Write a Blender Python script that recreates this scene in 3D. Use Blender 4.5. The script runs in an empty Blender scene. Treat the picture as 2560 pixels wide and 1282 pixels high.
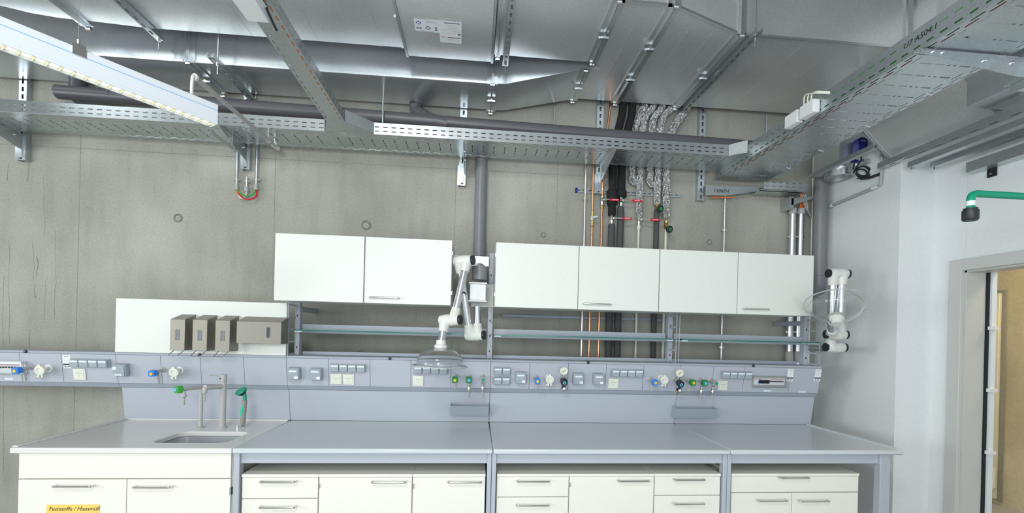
import bpy, bmesh, math, random
from mathutils import Vector, Matrix
random.seed(7)
C = bpy.context.scene.collection
S = bpy.context.scene
# ------------------------------------------------------------------ camera, world, lights, exposure
CAM = Vector((2.574, -2.6706, 1.6038)); YAW, ROLL, FPX, PX, PY = .083, .025, 1110.42, 1280., 831.4
_f = Vector((math.sin(YAW), math.cos(YAW), 0)); _r0 = Vector((math.cos(YAW), -math.sin(YAW), 0)); _u0 = Vector((0, 0, 1))
_r = math.cos(ROLL)*_r0 + math.sin(ROLL)*_u0; _u = -math.sin(ROLL)*_r0 + math.cos(ROLL)*_u0
cd = bpy.data.cameras.new('camera'); cam = bpy.data.objects.new('camera', cd); C.objects.link(cam)
cd.sensor_fit = 'HORIZONTAL'; cd.sensor_width = 36; cd.lens = FPX*36/2560; cd.shift_y = (PY-641)/2560; cd.clip_start = .05; cd.clip_end = 100
mw = Matrix((_r, _u, -_f)).transposed().to_4x4(); mw.translation = CAM; cam.matrix_world = mw
S.camera = cam

W = bpy.data.worlds.new('world'); S.world = W; W.use_nodes = True
W.node_tree.nodes['Background'].inputs[0].default_value = (.80, .92, 1.0, 1)
W.node_tree.nodes['Background'].inputs[1].default_value = 1.0
def area(name, loc, tgt, sx, sy, power, col=(1, 1, 1)):
    l = bpy.data.lights.new(name, 'AREA'); l.shape = 'RECTANGLE'; l.size = sx; l.size_y = sy; l.energy = power; l.color = col
    o = bpy.data.objects.new(name, l); C.objects.link(o); o.location = loc
    o.rotation_euler = (Vector(tgt)-Vector(loc)).to_track_quat('-Z', 'Y').to_euler()
    return o
area('ceiling_light_room', (1.4, -3.3, 4.02), (2.6, .9, 1.4), 1.0, .5, 56, (1, .985, .95))
area('camera_fill', (2.0, -3.9, 2.3), (2.7, .9, 1.5), .9, .6, 42, (1, .99, .97))  # flash-like fill added behind the camera, not a ceiling lamp
area('fill_rear_left', (-2.6, -4.6, 1.6), (2.6, .9, 1.4), 2.4, 1.8, 75, (.97, 1.0, .93))  # added soft fill from behind left, no window stands there
area('fill_left_side', (-4.1, -1.7, 1.7), (5.7, 1.0, 1.4), 3.0, 1.6, 150, (.93, .98, 1.0))  # fill added to brighten the right wall; the left wall has no window
area('fill_rear_right', (3.0, -4.9, 1.4), (3.4, .8, 1.3), 2.6, 1.8, 60, (.88, .94, 1.0))  # bluish fill added at the open rear, not a real window
area('corridor_light', (7.1, .1, 2.9), (7.5, .6, 0), .3, 1.2, 34, (1, .80, .50))
S.view_settings.view_transform = 'Standard'; S.view_settings.look = 'None'
S.view_settings.gamma = 1; S.view_settings.use_curve_mapping = False; S.view_settings.exposure = 0.0

def at(px, py, ax, v):
    "point of the room seen at a photo pixel, on the plane x, y or z = v"
    d = _r*((px-PX)/FPX) - _u*((py-PY)/FPX) + _f; i = 'xyz'.index(ax)
    return CAM + d*((v-CAM[i])/d[i])

# ------------------------------------------------------------------ materials
MT = {}
def mat(name, col, rough=.5, metal=0, spec=.5, build=None, trans=0, ior=1.45, emit=None, estr=0, coat=0):
    m = bpy.data.materials.new(name); m.use_nodes = True; nt = m.node_tree; b = nt.nodes['Principled BSDF']
    b.inputs['Base Color'].default_value = (*col, 1); b.inputs['Roughness'].default_value = rough
    b.inputs['Metallic'].default_value = metal; b.inputs['Specular IOR Level'].default_value = spec
    b.inputs['Transmission Weight'].default_value = trans; b.inputs['IOR'].default_value = ior; b.inputs['Coat Weight'].default_value = coat
    if emit: b.inputs['Emission Color'].default_value = (*emit, 1); b.inputs['Emission Strength'].default_value = estr
    if build: build(nt, b)
    MT[name] = m; return m
def N(nt, t, **k):
    n = nt.nodes.new(t)
    for a, v in k.items():
        if a in n.inputs: n.inputs[a].default_value = v
        else: setattr(n, a, v)
    return n
def obcoord(nt, sc=(1, 1, 1)):
    t = N(nt, 'ShaderNodeTexCoord'); m = N(nt, 'ShaderNodeMapping'); m.inputs['Scale'].default_value = sc
    nt.links.new(t.outputs['Object'], m.inputs['Vector']); return m.outputs[0]
def ramp(nt, fac, stops):
    r = N(nt, 'ShaderNodeValToRGB'); e = r.color_ramp.elements
    while len(e) < len(stops): e.new(.5)
    for k, (p, c) in enumerate(stops): e[k].position = p; e[k].color = (*c, 1)
    nt.links.new(fac, r.inputs[0]); return r.outputs[0]
def mixc(nt, f, a, b, mode='MIX'):
    m = N(nt, 'ShaderNodeMix', data_type='RGBA', blend_type=mode)
    if isinstance(f, float): m.inputs[0].default_value = f
    else: nt.links.new(f, m.inputs[0])
    nt.links.new(a, m.inputs[6]); nt.links.new(b, m.inputs[7]); return m.outputs[2]
def bump(nt, b, h, st, dist=.002):
    n = N(nt, 'ShaderNodeBump'); n.inputs['Strength'].default_value = st; n.inputs['Distance'].default_value = dist
    nt.links.new(h, n.inputs['Height']); nt.links.new(n.outputs[0], b.inputs['Normal'])
def concrete(c1, c2):
    def f(nt, b):
        n1 = N(nt, 'ShaderNodeTexNoise'); n1.inputs['Scale'].default_value = 1.3; n1.inputs['Detail'].default_value = 6; nt.links.new(obcoord(nt), n1.inputs['Vector'])
        n2 = N(nt, 'ShaderNodeTexNoise'); n2.inputs['Scale'].default_value = 5; n2.inputs['Detail'].default_value = 5; nt.links.new(obcoord(nt, (2.2, 1, .35)), n2.inputs['Vector'])
        n3 = N(nt, 'ShaderNodeTexNoise'); n3.inputs['Scale'].default_value = 60; n3.inputs['Detail'].default_value = 4; nt.links.new(obcoord(nt), n3.inputs['Vector'])
        a = ramp(nt, n1.outputs[0], [(.32, tuple(x*.86 for x in c1)), (.5, c1), (.68, c2)])
        s = ramp(nt, n2.outputs[0], [(.25, (.90, .90, .89)), (.5, (1, 1, 1)), (.75, (1.03, 1.03, 1.02))])
        g = ramp(nt, n3.outputs[0], [(.3, (.9, .9, .9)), (.6, (1.03, 1.03, 1.03))])
        v = N(nt, 'ShaderNodeTexVoronoi'); v.inputs['Scale'].default_value = 9; nt.links.new(obcoord(nt), v.inputs['Vector'])
        p = ramp(nt, v.outputs[0], [(.03, (.62, .61, .58)), (.07, (1, 1, 1))])
        c = mixc(nt, 1., mixc(nt, 1., a, s, 'MULTIPLY'), g, 'MULTIPLY'); c = mixc(nt, .5, c, mixc(nt, 1., c, p, 'MULTIPLY'))
        nt.links.new(c, b.inputs['Base Color']); bump(nt, b, n3.outputs[0], .25, .002)
    return f
def galv(c1, c2, r0=.28, r1=.42, bst=.05):
    def f(nt, b):
        v = N(nt, 'ShaderNodeTexVoronoi'); v.inputs['Scale'].default_value = 120; nt.links.new(obcoord(nt, (1, 1, 1)), v.inputs['Vector'])
        n = N(nt, 'ShaderNodeTexNoise'); n.inputs['Scale'].default_value = 2.2; n.inputs['Detail'].default_value = 3; nt.links.new(obcoord(nt), n.inputs['Vector'])
        sv = N(nt, 'ShaderNodeSeparateColor'); nt.links.new(v.outputs['Color'], sv.inputs[0])
        a = ramp(nt, sv.outputs[0], [(0, c1), (1, c2)]); s = ramp(nt, n.outputs[0], [(.3, (.93, .94, .95)), (.7, (1.03, 1.03, 1.03))])
        nt.links.new(mixc(nt, 1., a, s, 'MULTIPLY'), b.inputs['Base Color'])
        mr = N(nt, 'ShaderNodeMapRange'); mr.inputs[3].default_value = r0; mr.inputs[4].default_value = r1
        nt.links.new(n.outputs[0], mr.inputs[0]); nt.links.new(mr.outputs[0], b.inputs['Roughness'])
        n4 = N(nt, 'ShaderNodeTexNoise'); n4.inputs['Scale'].default_value = 1.6; nt.links.new(obcoord(nt), n4.inputs['Vector']); bump(nt, b, n4.outputs[0], bst, .05)
    return f
def foilb(nt, b):
    v = N(nt, 'ShaderNodeTexVoronoi'); v.inputs['Scale'].default_value = 38; nt.links.new(obcoord(nt, (1, 1, .6)), v.inputs['Vector'])
    n = N(nt, 'ShaderNodeTexNoise'); n.inputs['Scale'].default_value = 60; n.inputs['Distortion'].default_value = 2; nt.links.new(obcoord(nt), n.inputs['Vector'])
    a = N(nt, 'ShaderNodeMath', operation='ADD'); nt.links.new(v.outputs[0], a.inputs[0]); nt.links.new(n.outputs[0], a.inputs[1]); bump(nt, b, a.outputs[0], 1., .02)
def speck(amount, sc=300):
    def f(nt, b):
        c = tuple(b.inputs['Base Color'].default_value)[:3]
        n = N(nt, 'ShaderNodeTexNoise'); n.inputs['Scale'].default_value = sc; nt.links.new(obcoord(nt), n.inputs['Vector'])
        nt.links.new(ramp(nt, n.outputs[0], [(.35, tuple(x*(1-amount) for x in c)), (.65, tuple(min(1, x*(1+amount)) for x in c))]), b.inputs['Base Color'])
    return f
mat('concrete', (.3, .3, .25), .85, build=concrete((.36, .36, .318), (.425, .425, .378)), spec=.2)
mat('tie', (.34, .335, .285), .9, build=speck(.08, 90)); mat('groove', (.27, .265, .23), .9, build=speck(.1, 90))
mat('stain', (.20, .198, .172), .95, build=speck(.25, 60))
mat('yconcrete', (.4, .3, .15), .85, build=concrete((.50, .44, .29), (.60, .53, .37)))
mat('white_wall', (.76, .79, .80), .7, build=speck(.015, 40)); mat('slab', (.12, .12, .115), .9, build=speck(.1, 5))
mat('floor', (.42, .42, .40), .45, build=speck(.06, 120))
mat('frame_paint', (.56, .57, .55), .4, build=speck(.01, 50)); mat('dark', (.01, .01, .012), .6, build=speck(.1)); mat('beige', (.70, .65, .50), .5, build=speck(.03, 20))
mat('cab', (.70, .72, .68), .42, build=speck(.012, 90)); mat('cab_low', (.79, .778, .70), .42, build=speck(.012, 90)); mat('edge', (.62, .60, .52), .5, build=speck(.02, 80))
mat('chan', (.42, .45, .51), .38, build=speck(.02, 200)); mat('chan_d', (.34, .38, .44), .4, build=speck(.02, 200)); mat('seam', (.10, .11, .13), .6, build=speck(.05))
mat('worktop', (.56, .605, .635), .24, build=speck(.04, 500)); mat('ceramic', (.70, .705, .69), .22, build=speck(.04, 500)); mat('basin', (.36, .38, .41), .3, build=speck(.03, 300))
mat('galv', (.6, .6, .6), .35, .72, build=galv((.78, .81, .82), (.87, .89, .89), .24, .36, .025)); mat('galv_d', (.6, .6, .6), .35, .82, build=galv((.70, .74, .77), (.78, .81, .84), .18, .28, .03))
mat('zinc', (.6, .6, .6), .35, .85, build=galv((.50, .54, .56), (.58, .62, .63), .26, .36)); mat('flange', (.76, .80, .82), .25, .9, build=galv((.74, .78, .80), (.86, .89, .90), .2, .3, .02)); mat('steel', (.68, .67, .64), .28, 1, build=speck(.04, 60))
mat('chrome', (.70, .72, .73), .2, 1, build=speck(.02, 60)); mat('alu', (.72, .74, .76), .33, 1, build=speck(.02, 60)); mat('brass', (.62, .42, .14), .3, 1, build=speck(.08, 60))
mat('copper', (.80, .36, .20), .3, 1, build=speck(.1, 40)); mat('foil', (.80, .80, .80), .18, 1, build=foilb)
mat('brown_steel', (.25, .235, .205), .4, .4, build=speck(.03, 60))
mat('pvc', (.20, .205, .22), .35, build=speck(.03, 40)); mat('pvc_d', (.10, .10, .11), .35, build=speck(.03, 40))
mat('foam_black', (.012, .012, .013), .85, build=speck(.2, 60)); mat('foam_grey', (.075, .08, .082), .8, build=speck(.1, 60))
mat('white_plastic', (.68, .69, .65), .35, build=speck(.01)); mat('pure_white', (.74, .76, .77), .35, build=speck(.01)); mat('grey_plastic', (.42, .42, .41), .45, build=speck(.02)); mat('socket', (.33, .38, .42), .4, build=speck(.02)); mat('label', (.72, .78, .82), .5, build=speck(.01))
mat('black_plastic', (.02, .022, .028), .4, build=speck(.05)); mat('red', (.65, .01, .03), .4, build=speck(.03)); mat('blue', (.03, .22, .80), .35, build=speck(.03)); mat('navy', (.012, .018, .22), .4, build=speck(.03))
mat('green', (.01, .22, .04), .35, build=speck(.03)); mat('lime', (.05, .38, .05), .35, build=speck(.03)); mat('teal', (.0, .30, .17), .35, build=speck(.03)); mat('teal_l', (.03, .48, .28), .4, build=speck(.03))
mat('yellow', (.80, .50, .02), .4, build=speck(.03)); mat('sign', (.86, .60, .14), .5, build=speck(.02)); mat('orange', (.80, .16, .02), .45, build=speck(.03)); mat('taupe', (.27, .25, .23), .5, build=speck(.03)); mat('cream', (.72, .73, .64), .4, build=speck(.02))
mat('light_blue', (.15, .45, .85), .35, build=speck(.02)); mat('ink', (.02, .02, .03), .6, build=speck(.05)); mat('violet', (.03, .02, .30), .5, build=speck(.05)); mat('paper', (.78, .80, .84), .6, build=speck(.01)); mat('paper_g', (.62, .66, .72), .6, build=speck(.01))
def glassb(nt, b):
    # clear acrylic, slightly coated
    b.inputs['Alpha'].default_value = 1
mat('acrylic', (.97, .98, .98), .02, trans=1, ior=1.3, spec=.9, build=glassb); mat('shelf_glass', (.55, .85, .75), .02, trans=1, ior=1.45); mat('glass_edge', (.02, .22, .16), .15, trans=.3, build=speck(.05))
mat('rim_clear', (.90, .93, .94), .08, trans=.75, ior=1.3)
mat('clear_cover', (.94, .95, .95), .02, trans=1, ior=1.08); mat('lens', (.9, .86, .7), .3, emit=(1, .92, .70), estr=1.6); mat('louver', (.80, .76, .55), .25, build=speck(.02)); mat('lamp_white', (.62, .67, .71), .35, build=speck(.01)); mat('window', (.05, .07, .09), .1, build=speck(.1, 200))

# ------------------------------------------------------------------ mesh helpers
def tags(o, label=None, cat=None, group=None, kind=None):
    if label: o['label'] = label
    if cat: o['category'] = cat
    if group: o['group'] = group
    if kind: o['kind'] = kind
    return o
def T(name, label, cat, loc=(0, 0, 0), rot=(0, 0, 0), group=None):
    o = bpy.data.objects.new(name, None); C.objects.link(o); o.location = loc; o.rotation_euler = rot; o.empty_display_size = .05
    return tags(o, label, cat, group)
def bend(pts, r, n=6):
    P = [Vector(p) for p in pts]; out = [P[0]]
    for i in range(1, len(P)-1):
        a, b, c = P[i-1], P[i], P[i+1]; d1 = (a-b); d2 = (c-b); t = min(r, d1.length*.45, d2.length*.45)
        p, q = b+d1.normalized()*t, b+d2.normalized()*t
        for k in range(n+1):
            s = k/n; out.append(p*(1-s)**2 + b*2*s*(1-s) + q*s*s)
    out.append(P[-1]); return out
class M:
    def __init__(s): s.bm = bmesh.new()
    def face(s, vs):
        try: return s.bm.faces.new(vs)
        except ValueError: return None
    def box(s, x0, x1, y0, y1, z0, z1):
        return s.prism([(x0, y0), (x1, y0), (x1, y1), (x0, y1)], 'z', z0, z1)
    def prism(s, pts, ax, a, b):
        def p3(p, t): return {'x': (t, p[0], p[1]), 'y': (p[0], t, p[1]), 'z': (p[0], p[1], t)}[ax]
        A = [s.bm.verts.new(p3(p, a)) for p in pts]; B = [s.bm.verts.new(p3(p, b)) for p in pts]; n = len(pts)
        s.face(A); s.face(B[::-1])
        for i in range(n): s.face([A[i], B[i], B[(i+1) % n], A[(i+1) % n]])
        return s
    def tube(s, pts, r, seg=14, caps=True, jit=0):
        P = [Vector(p) for p in pts]; R = r if isinstance(r, (list, tuple)) else [r]*len(P); rings = []
        t0 = (P[1]-P[0]).normalized(); n = t0.orthogonal().normalized()
        for i, p in enumerate(P):
            t = (P[min(i+1, len(P)-1)]-P[max(i-1, 0)]).normalized()
            n = (n - t*n.dot(t)); n = n.normalized() if n.length > 1e-6 else t.orthogonal().normalized(); b = t.cross(n)
            k = 1
            if 0 < i < len(P)-1:
                c = (P[i]-P[i-1]).normalized().dot(t); k = 1/max(c, .5)
            rings.append([s.bm.verts.new(p+(n*math.cos(2*math.pi*j/seg)+b*math.sin(2*math.pi*j/seg))*R[i]*(1+random.uniform(-jit, jit))) for j in range(seg)])
        for a, b in zip(rings, rings[1:]):
            for j in range(seg): s.face([a[j], a[(j+1) % seg], b[(j+1) % seg], b[j]])
        if caps: s.face(rings[0][::-1]); s.face(rings[-1])
        return s
    def cyl(s, p0, p1, r, r2=None, seg=16): return s.tube([p0, p1], [r, r if r2 is None else r2], seg)
    def lathe(s, prof, c=(0, 0, 0), axis=(0, 0, 1), seg=24, closed=False):
        c = Vector(c); a = Vector(axis).normalized(); n = a.orthogonal().normalized(); b = a.cross(n); rings = []
        for r, h in prof:
            if r < 1e-5: rings.append([s.bm.verts.new(c+a*h)]); continue
            rings.append([s.bm.verts.new(c+a*h+(n*math.cos(2*math.pi*j/seg)+b*math.sin(2*math.pi*j/seg))*r) for j in range(seg)])
        pr = list(zip(rings, rings[1:]))
        if closed: pr.append((rings[-1], rings[0]))
        for A, B in pr:
            for j in range(seg):
                k = (j+1) % seg
                if len(A) == 1 and len(B) > 1: s.face([A[0], B[k], B[j]])
                elif len(B) == 1 and len(A) > 1: s.face([A[j], A[k], B[0]])
                elif len(A) > 1: s.face([A[j], A[k], B[k], B[j]])
        return s
    def sheet(s, f, u0, u1, bands):
        "flat sheet with punched slots; bands: (v0, v1) or (v0, v1, period, slot, phase)"
        def q(a, b, v0, v1): s.face([s.bm.verts.new(f(*p)) for p in ((a, v0), (b, v0), (b, v1), (a, v1))])
        for bd in bands:
            v0, v1 = bd[:2]
            if len(bd) == 2: q(u0, u1, v0, v1); continue
            per, sl, ph = bd[2:]; u = u0; k = 0
            while True:
                a = u0+ph+k*per; b = a+sl; k += 1
                if b >= u1-.005: break
                if a > u: q(u, a, v0, v1)
                u = b
            q(u, u1, v0, v1)
        return s
    def ob(s, name, m, parent=None, label=None, cat=None, group=None, kind=None, loc=None, rot=None, bev=0, solid=0, sm=35):
        me = bpy.data.meshes.new(name); bmesh.ops.recalc_face_normals(s.bm, faces=s.bm.faces[:]) if not solid else None
        s.bm.to_mesh(me); s.bm.free(); me.materials.append(MT[m])
        for p in me.polygons: p.use_smooth = True
        me.set_sharp_from_angle(angle=math.radians(sm))
        o = bpy.data.objects.new(name, me); C.objects.link(o)
        if parent: o.parent = parent
        if loc: o.location = loc
        if rot: o.rotation_euler = rot
        if bev:
            b = o.modifiers.new('bevel', 'BEVEL'); b.width = bev; b.segments = 2; b.limit_method = 'ANGLE'; b.angle_limit = math.radians(40)
        if solid:
            b = o.modifiers.new('solid', 'SOLIDIFY'); b.thickness = solid; b.offset = 0
        return tags(o, label, cat, group, kind)
def box(name, m, x0, x1, y0, y1, z0, z1, parent=None, **k): return M().box(x0, x1, y0, y1, z0, z1).ob(name, m, parent, **k)
def text(name, s, m, size, parent, loc, rot=(math.pi/2, 0, 0), shear=0, ext=.0004, align='LEFT'):
    cu = bpy.data.curves.new(name, 'FONT'); cu.body = s; cu.size = size; cu.extrude = ext; cu.shear = shear; cu.align_x = align; cu.resolution_u = 3
    tmp = bpy.data.objects.new('tmp', cu); C.objects.link(tmp); bpy.context.view_layer.update()
    me = bpy.data.meshes.new_from_object(tmp.evaluated_get(bpy.context.evaluated_depsgraph_get())); bpy.data.objects.remove(tmp)
    me.materials.clear(); me.materials.append(MT[m]); o = bpy.data.objects.new(name, me); C.objects.link(o); o.parent = parent; o.location = loc; o.rotation_euler = rot
    return o
def copy_tree(o, parent=None):
    c = o.copy(); C.objects.link(c); c.parent = parent
    for ch in list(o.children): copy_tree(ch, c)
    return c

# ------------------------------------------------------------------ room shell
YW = 1.25; XA = 5.76; YJ = at(2240, 900, 'x', XA).y
wb = box('wall_back', 'concrete', -4.2, XA, YW, YW+.25, 0, 4.3, kind='structure')
for px, py, r in [(445, 545, .036), (915, 563, .042), (1358, 587, .024), (1773, 605, .026), (905, 884, .03), (1350, 898, .028), (1765, 905, .028)]:
    p = at(px, py, 'y', YW); M().lathe([(0, -.001), (r*.62, -.001), (r*.66, -.004), (r*.80, -.004), (r, 0)], (p.x, YW, p.z), (0, 1, 0), 24).ob('tie_hole', 'tie', wb); M().lathe([(r*.62, -.0045), (r*1.0, -.0045), (r*1.0, -.0041), (r*.62, -.0041)], (p.x, YW, p.z), (0, 1, 0), 24, True).ob('mortar_ring', 'stain', wb)
for px in (197, 685, 1137, 1391, 1600, 1985):
    p = at(px, 560, 'y', YW); box('board_joint', 'groove', p.x-.002, p.x+.002, YW-.001, YW+.002, 0, 3.2, wb)
z = at(640, 395, 'y', YW).z; box('board_joint', 'groove', -4.2, XA, YW-.001, YW+.002, z-.002, z+.002, wb)
for x_, ya, yb in ((24, 412, 452), (70, 405, 455), (110, 440, 590), (82, 600, 700), (88, 712, 745), (112, 700, 800), (138, 575, 700), (143, 705, 800), (76, 825, 868), (92, 640, 690), (20, 600, 860), (8, 690, 1180)):
    m = M(); n = 9; P = []; w_ = random.uniform(.0012, .0032) if yb-ya < 100 else .0009; dx = 0
    for k in range(n):
        q_ = at(x_, ya+(yb-ya)*k/(n-1), 'y', YW); dx += random.uniform(-.007, .007); ww = w_*random.uniform(.4, 1.3)
        P.append((m.bm.verts.new((q_.x+dx-ww, YW-.0006, q_.z)), m.bm.verts.new((q_.x+dx+ww, YW-.0006, q_.z))))
    for a, b in zip(P, P[1:]): m.face([a[0], a[1], b[1], b[0]])
    m.ob('crack_stain', 'stain', wb)
DY0, DY1, DZ = -.80, .223, 2.126
m = M(); m.box(XA, 6.27, YJ, YW+.25, 0, 4.3); m.box(6.05, 6.27, DY1+.001, YJ, 0, 4.3); m.box(6.05, 6.27, DY0, DY1, DZ, 4.3); m.box(6.05, 6.27, -5.2, DY0-.001, 0, 4.3)
m.ob('wall_right', 'white_wall', kind='structure')
box('wall_left', 'white_wall', -4.4, -4.2, -5.2, YW+.25, 0, 4.3, kind='structure')
box('floor', 'floor', -4.4, 8.2, -5.2, 3.2, -.1, 0, kind='structure')
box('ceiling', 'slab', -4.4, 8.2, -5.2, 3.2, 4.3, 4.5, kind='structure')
wc = box('wall_corridor', 'yconcrete', 7.857, 8.05, -2.5, 3.0, 0, 4.3, kind='structure')
box('wall_corridor_end', 'yconcrete', 6.27, 7.857, 3.0, 3.2, 0, 4.3, kind='structure')
dn = T('door_1', None, None); tags(dn, kind='structure')
m = M()
for a, b in ((DY1-.0, DY1+.082), (DY0-.082, DY0)): m.box(6.02, 6.05, a, b, 0, DZ+.082)
m.box(6.02, 6.05, DY0, DY1, DZ, DZ+.082); m.ob('door_architrave', 'frame_paint', dn, bev=.003)
m = M(); m.box(6.05, 6.20, DY1-.012, DY1, 0, DZ); m.box(6.05, 6.20, DY0, DY0+.012, 0, DZ); m.box(6.05, 6.20, DY0, DY1, DZ-.012, DZ); m.ob('jamb_lining', 'frame_paint', dn)
box('gap_shade', 'dark', 6.20, 6.225, DY1-.02, DY1, 0, DZ, dn)  # dark strip standing in for the shade in the gap behind the jamb
box('strike_strip', 'label', 6.225, 6.262, DY1-.034, DY1, 0, DZ, dn)
for zz in (1.72, 1.28, .84): M().prism([(6.20, zz-.012), (6.24, zz-.012), (6.262, zz+.002), (6.24, zz+.014), (6.20, zz+.012)], 'y', DY1-.06, DY1-.03).ob('latch', 'pure_white', dn)
a = at(2463, 735, 'x', 7.80); b = at(2497, 735, 'x', 7.80)
ss = T('door_2', None, None); tags(ss, kind='structure')
box('panel', 'beige', 7.81, 7.856, b.y, a.y+.9, .06, a.z, ss, bev=.004)
m = M(); m.box(7.835, 7.856, b.y-.03, b.y-.001, .03, a.z+.03); m.box(7.835, 7.856, b.y, a.y+.9, a.z+.001, a.z+.03); m.ob('seal', 'groove', ss)
for py in (797, 1195):
    h = at(2480, py, 'x', 7.79); M().cyl((7.79, h.y, h.z-.09), (7.79, h.y, h.z+.09), .028).cyl((7.79, h.y, h.z-.11), (7.79, h.y, h.z-.09), .018).ob('hinge', 'cream', ss)

# ------------------------------------------------------------------ base cabinets
def handle(parent, xc, z, L, y=0.0):
    h = M().tube(bend([(xc-L/2, y, z), (xc-L/2, y-.03, z), (xc+L/2, y-.03, z), (xc+L/2, y, z)], .012, 4), .0055, 10); return h.ob('handle', 'steel', parent)
def cabinet(name, label, x0, x1, ztop, fronts, mt='cab_low', yf=.05, y1=.66, board=True, group='white base cabinets under the worktops'):
    t = T(name, label, 'cabinet', ((x0+x1)/2, (yf+y1)/2, 0), group=None); ox, oy = (x0+x1)/2, (yf+y1)/2
    def L(x): return x-ox
    if board: box('body', mt, x0-ox, x1-ox, yf+.02-oy, y1-oy, .08, ztop-.018, t)
    else: M().box(x0-ox, x0-ox+.018, yf+.02-oy, y1-oy, .08, ztop).box(x1-ox-.018, x1-ox, yf+.02-oy, y1-oy, .08, ztop).box(x0-ox+.0181, x1-ox-.0181, yf+.02-oy, y1-oy, .08, .098).box(x0-ox+.0181, x1-ox-.0181, y1-oy-.01, y1-oy, .0981, ztop).ob('body', mt, t)
    box('plinth', 'grey_plastic', x0-ox+.02, x1-ox-.02, yf+.06-oy, y1-oy-.02, 0, .08, t)
    if board: box('top_board', mt, x0-ox, x1-ox, yf-.004-oy, y1-oy, ztop-.018, ztop, t, bev=.0015)
    for kind, fx0, fx1, fz0, fz1, hx, hz in fronts:
        e = .0025
        d = M().box(fx0+e, fx1-e, yf, yf+.0195, fz0+e, fz1-e); d = d.ob(kind, mt, t, loc=(-ox, -oy, 0), bev=.0015)
        if hx is not None: handle(d, hx, hz, .2, yf)
    return t
HZ = lambda px, py, y=.02: at(px, py, 'y', y)
def hc(a, b, y=.03): p, q = at(a[0], a[1], 'y', y), at(b, a[1], 'y', y); return (p.x+q.x)/2, p.z
zs = .717; hx1, hz1 = hc((130, 1217), 224, 0); hx2, hz2 = hc((331, 1219), 422, 0)
sc = cabinet('sink_cabinet', 'wide white sink base cabinet with two doors and a yellow sign', .05, 1.185, .866,
    [('front_panel', .05, 1.185, zs, .864, None, 0), ('door', .05, .62, .08, zs, hx1, hz1), ('door', .62, 1.185, .08, zs, hx2, hz2)], yf=.03, board=False)
p = at(584, 1226, 'y', .04); box('hinge', 'steel', 1.178-.6175, 1.186-.6175, .028-.345, .05-.345, p.z-.022, p.z+.022, sc)
sg = T('waste_sign', 'yellow sign reading Feststoffe / Hausmüll stuck on the left sink cabinet door', 'sign', (.203, .029, .573))
box('plate', 'sign', 0, .277, -.0015, .001, -.08, 0, sg)
text('lettering', 'Feststoffe / Hausmüll', 'ink', .031, sg, (.012, -.0018, -.033), shear=.25)
tx = lambda px, py=1200, y=.05: at(px, py, 'y', y).x
TB = .737
a1, a2, a3 = tx(797), tx(1031), tx(1219)
z1 = at(700, 1246, 'y', .05).z; z2 = 2*z1-(TB-.018)
def dr(x0, x1, hx, zz, hzs): return [('drawer', x0, x1, zz[i+1], zz[i], hx, hzs[i]) for i in range(len(zz)-1)]
h1, hz = hc((651, 1204), 738); _, hzb = hc((651, 1268), 738)
cabinet('drawer_cabinet', 'white drawer cabinet standing right of the sink cabinet', 1.235, a1-.001, TB, dr(1.235, a1-.001, h1, [TB-.018, z1, z2, .08], [hz, hzb, z2-.06]))
h2, hz = hc((930, 1205), 1013); c2 = cabinet('door_cabinet', 'white cabinet with wide single door between drawers and narrower door cabinet', a1+.001, a2-.001, TB, [('door', a1+.001, a2-.001, .08, TB-.018, h2, hz)])
h3, hz = hc((1120, 1205), 1203); c3 = cabinet('door_cabinet', 'white single door cabinet directly below the left grey drip tray', a2+.001, 2.66, TB, [('door', a2+.001, 2.66, .08, TB-.018, h3, hz)])
b1, b2 = tx(1423), tx(1636); z1 = at(1330, 1242, 'y', .05).z; z2 = 2*z1-(TB-.018)
h1, hz = hc((1293, 1203), 1373); _, hzb = hc((1293, 1263), 1373)
cabinet('drawer_cabinet', 'white drawer cabinet just right of the middle bench leg pair', 2.73, b1-.001, TB, dr(2.73, b1-.001, h1, [TB-.018, z1, z2, .08], [hz, hzb, z2-.06]))
h2, hz = hc((1545, 1202), 1623); c5 = cabinet('door_cabinet', 'white single door cabinet flanked by drawer cabinets on both sides', b1+.001, b2-.001, TB, [('door', b1+.001, b2-.001, .08, TB-.018, h2, hz)])
h1, hz = hc((1686, 1199), 1761); _, hzb = hc((1684, 1259), 1761); z1 = at(1720, 1238, 'y', .05).z; z2 = 2*z1-(TB-.018)
cabinet('drawer_cabinet', 'white drawer cabinet left of the right-hand bench leg pair', b2+.001, 4.163, TB, dr(b2+.001, 4.163, h1, [TB-.018, z1, z2, .08], [hz, hzb, z2-.06]))
e1, e2 = 4.235, tx(2147); em = tx(1981); z1 = at(1900, 1231, 'y', .05).z
h1, hz = hc((1947, 1194), 2024); h2, hzb = hc((1894, 1251), 1969); h3, hzc = hc((1997, 1252), 2074)
cabinet('drawer_cabinet', 'white cabinet with one wide drawer over two doors at right end of bench', e1, e2, TB, [('drawer', e1, e2, z1, TB-.018, h1, hz), ('door', e1, em, .08, z1, h2, hzb), ('door', em, e2, .08, z1, h3, hzc)])
for cab_, px, py in ((c2, 799, 1214), (c3, 1034, 1215), (c5, 1425, 1211)):
    p = at(px, py, 'y', .049)-cab_.location; box('hinge', 'steel', p.x-.004, p.x+.004, .045-cab_.location.y, .0495-cab_.location.y, p.z-.014, p.z+.014, cab_)

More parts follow.
